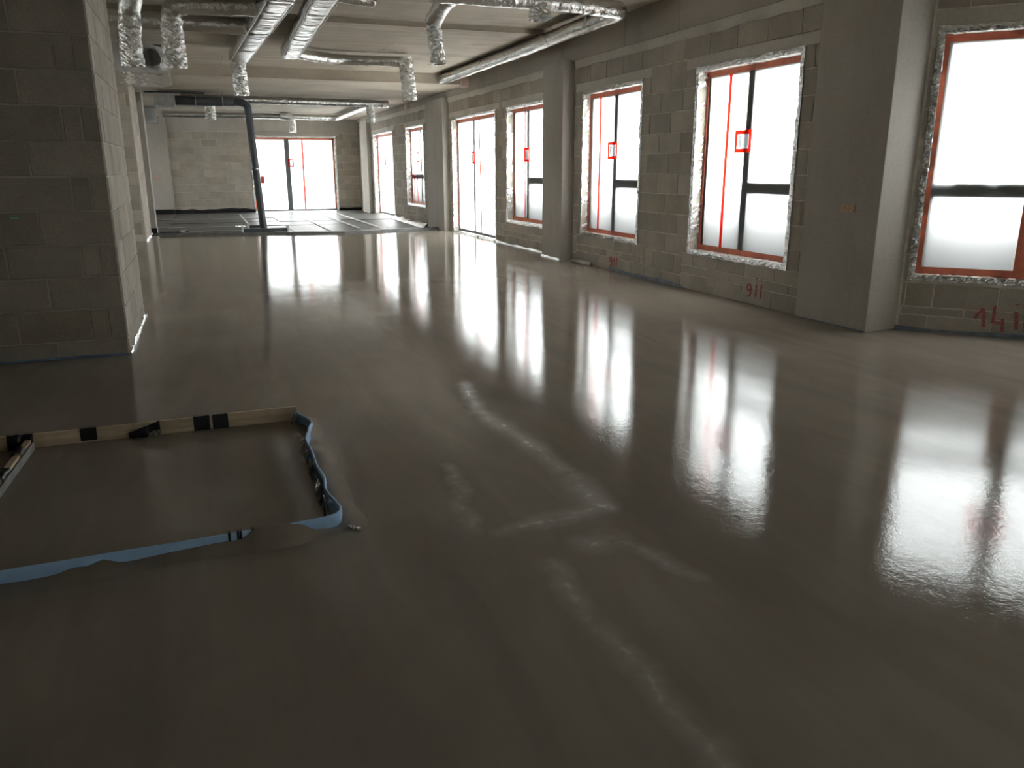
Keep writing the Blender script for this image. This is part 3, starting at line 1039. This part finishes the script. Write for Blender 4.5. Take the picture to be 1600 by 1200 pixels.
for x in (0.9, 2.1, 3.3):
    band(T, (x, 20.8 + (x - 1.2) * 0.073, 3.0), (1, 0.07, 0), 0.088)

# ---- dark pipe: falls from the galvanised box to the floor
T = thing('drain_pipe', 'dark grey pipe running under the ceiling and bending down to the floor', 'pipe', (1.29, 19.96, -0.05))
tube('pipe_run', rounded([(-0.34, 19.98, 2.885), (1.14, 19.98, 2.885), (1.16, 19.98, 2.6), (1.28, 19.98, -0.05)], 0.26, 8), 0.082, 'dark_pipe', T, step=0.08, seg=20)
tube('pipe_socket', [(-0.36, 19.98, 2.885), (0.86, 19.98, 2.885)], 0.098, 'dark_pipe', T, step=0.3, seg=20)
for (x, z, ax) in ((0.05, 2.885, (1, 0, 0)), (0.62, 2.885, (1, 0, 0)), (1.20, 1.42, (0.043, 0, -1))):
    band(T, (x, 19.98, z), ax, 0.105 if z > 2 else 0.095, name='pipe_clamp')
for x in (-0.27, 0.62):
    rod(T, x, 19.98, 2.96, 3.11)
tube('branch_stub', [(1.17, 19.9, 1.42), (1.17, 19.72, 1.40)], 0.05, 'dark_pipe', T, step=0.1, seg=14)
# sleeve boxes on the floor around the foot of the pipe
for (lab, x0, x1, y0, y1, h) in (('low dark formwork bar on the floor in front of the pipe foot', 0.80, 1.78, 19.55, 19.72, 0.14), ('short dark formwork bar on the floor behind the pipe foot', 1.02, 1.42, 21.4, 21.55, 0.10)):
    t = thing('formwork_bar', lab, 'formwork', ((x0 + x1) / 2, (y0 + y1) / 2, -0.05))
    bevel(MB().box((x0, y0, -0.05), (x1, y1, h - 0.05)).build('bar', 'dark_pipe', t), 0.012, 2)
    for x in (x0 - 0.03, x1):
        bevel(MB().box((x, y0 - 0.02, -0.05), (x + 0.04, y1 + 0.02, h)).build('end_plate', 'white_tape', t), 0.006)
t = thing('formwork_bar', 'dark bar lying by the foot of the slim left column', 'formwork', (-0.75, 20.2, -0.05))
bevel(MB().box((-1.0, 20.1, -0.05), (-0.55, 20.3, 0.03)).build('bar', 'dark_pipe', t), 0.01)
strip('foil_wrap', resample([(-0.55, 20.2, 0.0), (-0.38, 20.2, 0.02)], 0.02), lambda i, p: [(p + V3((0, 0.09 * math.cos(a), 0.06 * math.sin(a))), V3((0, math.cos(a), math.sin(a)))) for a in [math.pi * k / 8 for k in range(9)]], 'foil', t, 0.02, 9)
tag(strip('foil_scrap', resample([(0.70, 21.6, -0.02), (0.93, 21.5, -0.02)], 0.02), lambda i, p: [(p + V3((0, s * 0.25, 0.03 + 0.03 * fn((i, s * 9, 0), 0.7))), V3((0, 0, 1))) for s in (-1, -.6, -.2, .2, .6, 1)], 'foil', None, 0.04, 9, thick=0.003), 'crumpled silver foil scrap lying beside the pipe foot', 'foil')

# ---- ventilation units
T = thing('ventilation_unit', 'ventilation unit wrapped in clear plastic hanging behind the near pier', 'ventilation unit', (-0.8, 14, 2.75))
bevel(MB().box((-1.75, 13.05, 2.77), (-0.38, 15.1, 3.08)).build('casing', 'white_tape', T), 0.01)
tube('spigot', [(-0.50, 13.08, 2.93), (-0.485, 12.93, 2.93)], 0.12, 'galvanised', T, step=0.03, seg=24, cap=False)
tube('spigot_shade', [(-0.50, 13.045, 2.93), (-0.50, 13.0, 2.93)], 0.112, 'black_felt', T, step=0.03, seg=24)  # black plug paints in the shade inside the open spigot
vs, fs = [], []
nx, nr = 26, 30
loop = []
y0, y1, za, zb = 12.96, 15.25, 2.735, 3.11
per = [(y0, zb), (y0, za), (y1, za), (y1, zb)]
for i in range(nx + 1):
    x = -1.75 + (-0.30 + 1.75) * i / nx
    ring = resample([(x, *per[0]), (x, *per[1]), (x, *per[2]), (x, *per[3]), (x, *per[0])], 0.15)[:-1]
    nr = len(ring)
    sq = 1.0 if i < nx - 3 else 1.0 - 0.22 * (i - nx + 3) / 3
    for q in ring:
        d = V3((0, q.y - 14.1, q.z - 2.92))
        dd = d.copy(); dd.y *= 0.99 ; dd.z *= sq
        n = fn((q.x * 4, q.y * 2, q.z * 3)) + 0.6 * fn((q.x * 11, q.y * 4, q.z * 9))
        vs.append(V3((q.x + 0.02 * n, 14.1 + dd.y + 0.02 * n, 2.92 + dd.z + 0.016 * n)))
for i in range(nx):
    for j in range(nr):
        a, b = i * nr + j, i * nr + (j + 1) % nr
        fs.append((a, b, b + nr, a + nr))
mesh('plastic_wrap', vs, fs, 'clear_wrap', T)
tube('wrap_collar', [(-0.487, 12.95, 2.93), (-0.485, 12.90, 2.93)], 0.135, 'clear_wrap', T, step=0.01, seg=24, cap=False, amp=0.006)
for x in (-1.2, -0.55):
    rod(T, x, 13.1, 3.08, 3.31)
MB().box((-1.7, 13.07, 3.085), (-0.35, 13.11, 3.12)).build('mounting_rail', 'dark_steel', T)

T = thing('ventilation_box', 'galvanised ventilation box hanging at the end of the dark pipe', 'ventilation box', (-0.5, 20, 2.77))
bevel(MB().box((-0.80, 19.9, 2.775), (-0.375, 20.6, 3.03)).build('casing', 'galvanised', T), 0.006)
bevel(MB().box((-0.375, 20.12, 2.80), (0.25, 20.6, 3.0)).build('duct_collar', 'galvanised', T), 0.004)
MB().box((-1.0, 20.13, 3.045), (0.25, 20.19, 3.075)).build('mounting_rail', 'dark_steel', T)
for x in (-0.6, 0.1):
    rod(T, x, 20.3, 3.0, 3.11)
T = thing('ventilation_unit', 'small plastic wrapped ventilation unit beyond the slim left column', 'ventilation unit', (-1.1, 24, 2.6))
bevel(MB().box((-1.9, 24.0, 2.66), (-0.98, 24.8, 2.94)).build('casing', 'galvanised', T), 0.01)
o = MB().box((-1.92, 23.95, 2.61), (-0.93, 24.85, 2.97)).build('plastic_wrap', 'clear_wrap', T)
for z in (3.02, 3.07):
    tube('supply_pipe', [(-2.2, 21.9 + z, z), (-0.95, 21.9 + z, z)], 0.03, 'duct_foil', T, step=0.05, seg=12, amp=0.004)

# ================================================================== edge strips, upstands and stops
t = strip('screed_stop', resample([(x, y + 0.02, 0.0) for x, y in edge[1:-1]], 0.08), lambda i, p: [(p + V3((0, 0.0, -0.07)), V3((0, 1, 0))), (p + V3((0, 0, 0.045)), V3((0, 1, 0))), (p + V3((0, 0.03, 0.048)), V3((0, 0, 1))), (p + V3((0, 0.035, -0.07)), V3((0, 1, 0)))], 'grey_profile', None, 0.006, 2.5)
tag(t, 'grey edge stop along the far end of the wet screed', 'edge stop')
MBt = strip('top_tape', resample([(x, y + 0.037, 0.05) for x, y in edge[2:7]], 0.08), lambda i, p: [(p + V3((0, -0.018, 0.002)), V3((0, 0, 1))), (p + V3((0, 0.02, 0.004)), V3((0, 0, 1)))], 'white_tape', t, 0.004, 2.5, thick=0.002)


def upstand(name, label, cat, pts, h, mat, amp=0.005, th=0.008, out=(0, 0, 0), freq=6, hvar=0.0, lean=0.0, z=-0.01):
    out = V3(out)
    o = strip(name, resample(pts, 0.045), lambda i, p: [(p + out * (0.0 + 0.010 + lean) + V3((0, 0, z)), out), (p + out * (0.009 + lean * 0.5) + V3((0, 0, h * 0.5)), out),
                                                       (p + out * 0.006 + V3((0, 0, h + hvar * fn((p.x * 2, p.y * 2, 1), 1.5))), out)], mat, None, amp, freq, thick=th)
    return tag(o, label, cat)


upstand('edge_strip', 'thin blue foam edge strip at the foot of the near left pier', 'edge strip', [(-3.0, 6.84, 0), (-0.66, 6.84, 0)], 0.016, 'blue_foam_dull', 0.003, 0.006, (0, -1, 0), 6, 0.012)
upstand('edge_foil', 'silver foil edge strip along the lit side of the near pier', 'edge strip', [(-0.652, 6.82, 0), (-0.652, 8.7, 0)], 0.03, 'foil', 0.013, 0.003, (1, 0, 0), 14, 0.03, 0.0)
upstand('edge_foil', 'silver foil edge strip at the foot of the slim left pier', 'edge strip', [(-1.155, 17.98, 0), (-1.155, 19.95, 0)], 0.04, 'foil', 0.012, 0.003, (1, 0, 0), 9, 0.02, 0.0)
upstand('edge_strip', 'blue grey edge strip at the foot of the wall below the nearest window', 'edge strip', [FA(0.0, -0.012, 0), FA(3.2, -0.012, 0)], 0.028, 'blue_grey_foam', 0.004, 0.006, -AN, 6, 0.012)
upstand('edge_strip', 'pale edge strip along the foot of the big column', 'edge strip', [(5.395, 6.3, 0), (5.41, 5.395, 0)], 0.012, 'blue_grey_foam', 0.003, 0.005, (-1, 0, 0), 6, 0.01)
upstand('edge_strip', 'blue grey edge strip along the block wall between the two striped windows', 'edge strip', [(5.43, 10.3, 0), (5.43, 8.4, 0)], 0.035, 'blue_grey_foam', 0.006, 0.005, (-1, 0, 0), 6, 0.025, 0.01)
upstand('edge_foil', 'bit of silver foil at the foot of the wall right of the protruding column', 'edge strip', [(5.43, 11.63, 0), (5.43, 10.9, 0)], 0.04, 'foil', 0.012, 0.003, (-1, 0, 0), 9, 0.03, 0.03)
upstand('edge_foil', 'silver foil strip at the foot of the protruding column', 'edge strip', [(5.235, 12.4, 0), (5.235, 11.64, 0)], 0.03, 'foil', 0.008, 0.003, (-1, 0, 0), 9, 0.02, 0.01)
upstand('edge_foil', 'silver foil strip along the wall foot below the half hidden window', 'edge strip', [(5.43, 15.2, 0), (5.43, 12.45, 0)], 0.03, 'foil', 0.006, 0.003, (-1, 0, 0), 9, 0.02, 0.015)
upstand('edge_foil', 'crumpled silver foil along the sill of the tall glazed door', 'edge strip', [(5.43, 18.2, 0), (5.43, 15.24, 0)], 0.045, 'foil', 0.012, 0.003, (-1, 0, 0), 9, 0.02, 0.03)
upstand('edge_foil', 'wide crumpled silver foil along the foot of the far right wall', 'edge strip', [(5.42, 24.6, 0), (5.28, 19.95, 0)], 0.05, 'foil', 0.03, 0.003, (-1, 0, 0), 7, 0.05, 0.12, -0.04)
upstand('edge_felt', 'black edge upstand along the foot of the far wall', 'edge strip', [(-0.95, 29.88, 0), (1.7, 29.88, 0)], 0.09, 'black_felt', 0.012, 0.008, (0, -1, 0), 3, 0.05, 0, -0.05)
upstand('edge_felt', 'black edge upstand at the foot of the far left column', 'edge strip', [(-1.75, 29.71, 0), (-0.93, 29.71, 0)], 0.11, 'black_felt', 0.003, 0.008, (0, -1, 0), 3, 0, 0, -0.05)
upstand('edge_felt', 'black edge upstand at the foot of the slim left column', 'edge strip', [(-1.75, 20.94, 0), (-1.09, 20.94, 0)], 0.07, 'black_felt', 0.003, 0.008, (0, -1, 0), 3, 0, 0, -0.05)
upstand('edge_felt', 'dark edge upstand at the foot of the far right corner', 'edge strip', [(4.62, 29.88, 0), (5.43, 29.88, 0)], 0.06, 'black_felt', 0.006, 0.008, (0, -1, 0), 3, 0.02, 0, -0.05)

# ================================================================== floor recess in the foreground
# timber board at the back with tape wraps
T = thing('formwork_board', 'pale timber board on edge at the back of the floor recess, wrapped with black tape', 'board', (-0.7, 4.61, 0))
YB = 4.60
vs = []
bd = MB()
xs = [-2.2 + 0.2 * i for i in range(13)] + [0.395]
def btop(x):
    return 0.078 + 0.004 * math.sin(x * 2.1)
for a, b in zip(xs, xs[1:]):
    bd.hexa([(a, YB, -0.03), (b, YB, -0.03), (b, YB + 0.02, -0.03), (a, YB + 0.02, -0.03), (a, YB, btop(a)), (b, YB, btop(b)), (b, YB + 0.02, btop(b)), (a, YB + 0.02, btop(a))])
# single closed board from the outline
pv, pf = [], []
for x in xs:
    pv += [(x, YB, -0.03), (x, YB + 0.02, -0.03), (x, YB + 0.02, btop(x)), (x, YB, btop(x))]
for i in range(len(xs) - 1):
    for j in range(4):
        a, b = i * 4 + j, i * 4 + (j + 1) % 4
        pf.append((a, b, b + 4, a + 4))
pf += [(3, 2, 1, 0), tuple((len(xs) - 1) * 4 + j for j in range(4))]
mesh('plank', pv, pf, 'wood', T)
for (x0, x1, zb, bulge) in ((-1.075, -0.955, -0.01, 0.008), (-0.735, -0.655, 0.012, 0.003), (-0.168, -0.082, 0.0, 0.003), (-0.068, 0.015, 0.0, 0.004)):
    p = resample([(x0, YB, 0), (x1, YB, 0)], 0.012)
    strip('tape_wrap', p, lambda i, q, zb=zb, bulge=bulge: [(V3((q.x, YB - 0.004 - bulge, zb)), V3((0, 1, 0))), (V3((q.x, YB - 0.004 - bulge, 0.045)), V3((0, 1, 0))), (V3((q.x, YB - 0.003, btop(q.x) + 0.004)), V3((0, 0, 1))),
                                                            (V3((q.x, YB + 0.023, btop(q.x) + 0.004)), V3((0, 0, 1))), (V3((q.x, YB + 0.024, 0.0)), V3((0, 1, 0)))], 'black_tape', T, bulge * 0.7, 30, thick=0.002)
# crumpled black plastic stuck to the board
strip('plastic_scrap', resample([(-0.50, YB - 0.012, 0.02), (-0.34, YB - 0.015, 0.035)], 0.012), lambda i, q: [(q + V3((0, -0.004, -0.03)), V3((0, 1, 0))), (q + V3((0, -0.012, -0.005)), V3((0, 1, 0))), (q + V3((0, -0.006, 0.012 + 0.003 * i)), V3((0, 1, 0)))], 'black_tape', T, 0.014, 25, thick=0.002)
strip('foil_scrap', resample([(-0.40, YB - 0.02, 0.012), (-0.335, YB - 0.02, 0.03)], 0.01), lambda i, q: [(q + V3((0, -0.008, -0.018)), V3((0, 1, 0))), (q + V3((0, -0.010, 0.0)), V3((0, 1, 0))), (q + V3((0, -0.004, 0.015)), V3((0, 1, 0)))], 'foil', T, 0.012, 25, thick=0.002)

# lath on the left of the recess
T = thing('lath', 'pale lath taped to the board, running forward at the left edge', 'lath', (-1.0, 4.2, 0))
A, B = V3((-0.975, 4.57, 0.055)), V3((-1.03, 3.2, 0.05))
dv = (B - A).normalized()
sv = V3((dv.y, -dv.x, 0)) * 0.014
MB().hexa([A - sv + V3((0, 0, -0.05)), A + sv + V3((0, 0, -0.05)), B + sv + V3((0, 0, -0.05)), B - sv + V3((0, 0, -0.05)), A - sv, A + sv, B + sv, B - sv]).build('stick', 'wood', T)
MB().hexa([A - sv * 0.9 + V3((0.012, 0, -0.08)), A + sv + V3((0.03, 0, -0.08)), B + sv + V3((0.03, 0, -0.08)), B - sv + V3((0.012, 0, -0.08)), A - sv + V3((0.012, 0, -0.012)), A + sv + V3((0.022, 0, -0.018)), B + sv + V3((0.022, 0, -0.018)), B - sv + V3((0.012, 0, -0.012))]).build('side_batten', 'concrete_dusty', T)
for t0, t1 in ((0.10, 0.17), (0.33, 0.42), (0.50, 0.545), (0.7, 0.8)):
    p0, p1 = A.lerp(B, t0), A.lerp(B, t1)
    tube('tape_wrap', [p0 - V3((0, 0, 0.02)), p1 - V3((0, 0, 0.02))], 0.024, 'black_tape', T, ry=0.034, step=0.012, seg=14, amp=0.004, freq=30, box=4, cap=False)
o = strip('foil_scrap', resample([(-1.15, 4.52, 0.03), (-1.11, 4.2, 0.03)], 0.018), lambda i, p: [(p + V3((s * 0.05, 0, 0.02 - abs(s) * 0.02)), V3((0, 0, 1))) for s in (-1, -.7, -.4, -.1, .2, .5, .8)], 'foil', None, 0.022, 16, thick=0.002)
tag(o, 'crumpled silver foil beside the lath at the left edge of the picture', 'foil')
o = strip('black_plastic', resample([(-1.15, 4.12, 0.03), (-1.12, 3.75, 0.03)], 0.018), lambda i, p: [(p + V3((s * 0.035, 0, 0.035 - abs(s) * 0.03)), V3((0, 0, 1))) for s in (-1, -.6, -.2, .2, .6, 1)], 'black_tape', None, 0.02, 16, thick=0.002)
tag(o, 'crumpled black plastic lying beside the lath', 'plastic')

# blue foam strip around the front and the right of the recess
T = thing('foam_strip', 'bright blue foam strip standing around the front and right of the floor recess', 'foam strip', (0.0, 3.02, 0))
front = [(-2.0, 2.985, 0), (-0.8, 3.01, 0), (0.2, 3.045, 0), (0.355, 3.06, 0)]
corner = [(0.385, 3.075, 0), (0.405, 3.10, 0), (0.41, 3.14, 0), (0.402, 3.20, 0), (0.39, 3.27, 0)]
side = [(0.385, 3.36, 0), (0.395, 3.5, 0), (0.383, 3.69, 0), (0.378, 3.85, 0), (0.375, 3.98, 0), (0.39, 4.08, 0), (0.415, 4.18, 0), (0.42, 4.3, 0), (0.43, 4.38, 0), (0.42, 4.46, 0), (0.405, 4.53, 0), (0.400, 4.585, 0)]
pth = resample(front + corner + side, 0.02)
n = len(pth)


def fprof(i, p):
    t = (pth[min(i + 1, n - 1)] - pth[max(i - 1, 0)]).normalized()
    s = V3((t.y, -t.x, 0))
    hgt = 0.056 + 0.004 * fn((p.x, p.y, 0), 3) + (0.014 * fn((p.x, p.y, 5), 6) if p.y > 3.25 else 0)
    lean = 0.006 + (0.02 * fn((0, p.y, 2), 4) if p.y > 3.25 else 0)
    rows = []
    for o_, z in ((0.006, -0.02), (0.007 + lean, hgt * 0.6), (0.005 + lean, hgt * 0.93), (0.0 + lean, hgt), (-0.006 + lean, hgt * 0.96), (-0.008 + lean, hgt * 0.6), (-0.008, -0.02)):
        rows.append((p + s * o_ + V3((0, 0, z)), s))
    return rows


strip('foam_band', pth, fprof, 'blue_foam', T, 0.0012, 8, smooth=True)
for (x, wd) in ((-0.028, 0.005), (0.004, 0.004), (0.014, 0.004), (0.06, 0.005)):
    y = 3.01 + (x + 0.8) * 0.035
    MB().box((x - wd, y - 0.0165, 0.012), (x + wd, y + 0.004, 0.0605)).build('black_stripe', 'black_tape', T)
# foil and black scraps on the inner face of the right side
for k, (y, z, mt, ln, hh) in enumerate(((3.30, 0.02, 'black_tape', 0.10, 0.05), (3.45, 0.022, 'foil', 0.10, 0.035), (3.60, 0.025, 'black_tape', 0.05, 0.04), (3.72, 0.02, 'foil', 0.10, 0.035), (3.88, 0.022, 'foil', 0.08, 0.03), (4.0, 0.02, 'concrete_dusty', 0.08, 0.03), (4.22, 0.012, 'foil', 0.06, 0.02), (4.50, 0.03, 'black_tape', 0.07, 0.05), (4.50, 0.055, 'foil', 0.05, 0.02), (3.66, 0.055, 'black_tape', 0.03, 0.02), (4.05, 0.055, 'foil', 0.05, 0.012))):
    strip('scrap', resample([(0.368, y, z), (0.372, y + ln, z)], 0.012), lambda i, q, hh=hh: [(q + V3((-0.014, 0, -hh * 0.5)), V3((1, 0, 0))), (q + V3((-0.006, 0, 0)), V3((1, 0, 0))), (q + V3((0.004, 0, hh * 0.5)), V3((1, 0, 0)))], mt, T, 0.012, 22, thick=0.002)
tube('cable_loop', rounded([(0.352, 3.14, 0.0), (0.355, 3.16, 0.055), (0.365, 3.24, 0.07), (0.36, 3.32, 0.03)], 0.04), 0.005, 'black_tape', T, step=0.01, seg=8)

# screed dragged up against the outside of the foam strip
sx = resample([(-1.9, 0, 0), (0.40, 0, 0)], 0.02)


def smear_h(x):
    h = 0.004 + 0.004 * fn((x, 4, 0), 8)
    for c, wd, a in ((-0.56, 0.05, 0.022), (-0.47, 0.04, 0.03), (-0.30, 0.10, 0.012), (-0.08, 0.16, 0.022), (0.09, 0.055, 0.05), (0.17, 0.075, 0.056), (0.25, 0.035, 0.02)):
        h += a * math.exp(-((x - c) / wd) ** 2)
    return min(h, 0.064)


def smear_y(x):
    return 3.01 + (x + 0.8) * 0.035


o = strip('screed_smear', sx, lambda i, p: [(V3((p.x, smear_y(p.x) - 0.075 - 0.5 * smear_h(p.x), 0.0005)), V3((0, 1, 0))), (V3((p.x, smear_y(p.x) - 0.030 - 0.15 * smear_h(p.x), smear_h(p.x) * 0.35)), V3((0, 0, 1))), (V3((p.x, smear_y(p.x) - 0.0175, smear_h(p.x) * 0.97)), V3((0, 0, 1))), (V3((p.x, smear_y(p.x) - 0.004, smear_h(p.x))), V3((0, 0, 1)))], 'wet_screed', floor, 0.002, 12, smooth=True)
# low ridge of screed beside the right side of the recess
sy_ = resample([(0, 3.02, 0), (0, 4.6, 0)], 0.02)


def ridge(i, p):
    x0 = 0.43 + 0.012 * fn((0, p.y, 1), 4)
    h = 0.012 + 0.008 * fn((0, p.y, 3), 9)
    return [(V3((x0 - 0.02, p.y, h * 0.6)), V3((0, 0, 1))), (V3((x0 + 0.012, p.y, h)), V3((0, 0, 1))), (V3((x0 + 0.035, p.y, h * 0.5)), V3((0, 0, 1))), (V3((x0 + 0.075 + 0.02 * fn((3, p.y, 0), 6), p.y, 0.0004)), V3((0, 1, 0)))]


strip('screed_ridge', sy_, ridge, 'wet_screed', floor, 0.003, 14, smooth=True)
o = strip('foil_scrap', resample([(0.43, 3.03, 0.004), (0.475, 2.99, 0.004)], 0.006), lambda i, p: [(p + V3((0, s * 0.012, 0.008 - abs(s) * 0.004)), V3((0, 0, 1))) for s in (-1, 0, 1)], 'foil', None, 0.008, 60, thick=0.001)
tag(o, 'tiny bright foil scrap lying at the corner of the blue strip', 'foil')


# ================================================================== marks on the walls
def stroke(name, F, pts, wd, parent, mat='red_paint', v=-0.0085):
    pts = resample([F(u, 0, z) for u, z in pts], 0.008)
    n = len(pts)
    vs, fs = [], []
    for i, p in enumerate(pts):
        t = (pts[min(i + 1, n - 1)] - pts[max(i - 1, 0)]).normalized()
        s = t.cross(F.N).normalized()
        wj = wd * (1 + 0.25 * fn((i * 0.35, p.y * 9, p.z * 9)))
        for k in (-1, 1):
            vs.append(p + s * (k * wj) + F.N * v)
            vs.append(p + s * (k * wj) + F.N * (v + 0.004))
    for i in range(n - 1):
        a = i * 4
        fs += [(a, a + 4, a + 6, a + 2), (a, a + 1, a + 5, a + 4), (a + 2, a + 6, a + 7, a + 3)]
    fs += [(0, 2, 3, 1), ((n - 1) * 4, (n - 1) * 4 + 1, (n - 1) * 4 + 3, (n - 1) * 4 + 2)]
    return mesh(name, vs, fs, mat, parent)


def digit_nine(F, u, z, h, parent, wd):
    r = h * 0.25
    pts = [(u + r * math.cos(a), z + h - r + r * math.sin(a)) for a in [0.3 + 2 * math.pi * k / 16 for k in range(17)]]
    pts += [(u + r * 0.95, z + h * 0.35), (u + r * 0.6, z + h * 0.08), (u - r * 0.6, z + h * 0.04)]
    stroke('digit', F, pts, wd, parent)


def letter_i(F, u, z, h, parent, wd, lean=0.0):
    o = stroke('letter', F, [(u + lean, z + h * 0.68), (u, z)], wd, parent)
    stroke('dot', F, [(u + lean * 1.2, z + h), (u + lean * 1.2 + 0.004, z + h * 0.95)], wd * 1.15, o)


T = thing('painted_mark', 'red painted 9 ii on the blocks below the window by the big column', 'marking', FR(-7.0, 0, 0.1))
digit_nine(FR, -7.10, 0.075, 0.13, T, 0.010)
letter_i(FR, -6.985, 0.085, 0.20, T, 0.010, 0.004)
letter_i(FR, -6.90, 0.085, 0.20, T, 0.010, 0.004)
T = thing('painted_mark', 'small red painted 9 ii below the second striped window', 'marking', FR(-10.2, 0, 0.1))
digit_nine(FR, -10.30, 0.05, 0.13, T, 0.012)
letter_i(FR, -10.205, 0.06, 0.19, T, 0.011, 0.004)
letter_i(FR, -10.13, 0.06, 0.19, T, 0.011, 0.004)
T = thing('painted_mark', 'red painted 14 ii on the blocks below the nearest window', 'marking', FA(0.8, 0, 0.1))
stroke('digit', FA, [(0.622, 0.145), (0.675, 0.235), (0.688, 0.20), (0.70, 0.075)], 0.012, T)
stroke('digit', FA, [(0.765, 0.265), (0.765, 0.135), (0.755, 0.125), (0.80, 0.118), (0.838, 0.118)], 0.011, T)
stroke('digit', FA, [(0.832, 0.16), (0.838, 0.118), (0.845, 0.045)], 0.013, T)
letter_i(FA, 0.945, 0.075, 0.22, T, 0.014, -0.018)
letter_i(FA, 1.015, 0.06, 0.23, T, 0.014, -0.018)
T = MB().box((5.3995, 5.665, 1.035), (5.4045, 5.83, 1.105)).build('orange_mark', 'orange_mark')
T.location.x = -0.003
tag(T, 'faint orange stamp on the big concrete column', 'marking')
T = MB().box((-1.46, 29.716, 1.07), (-1.28, 29.722, 1.16)).build('orange_mark', 'orange_mark')
tag(T, 'orange mark on the pale column at the left of the far wall', 'marking')
T = MB().fbox(FP, -1.33, -1.278, -0.0075, -0.004, 1.071, 1.082).build('green_mark', 'green_mark')
tag(T, 'tiny green mark on the near left block pier', 'marking')
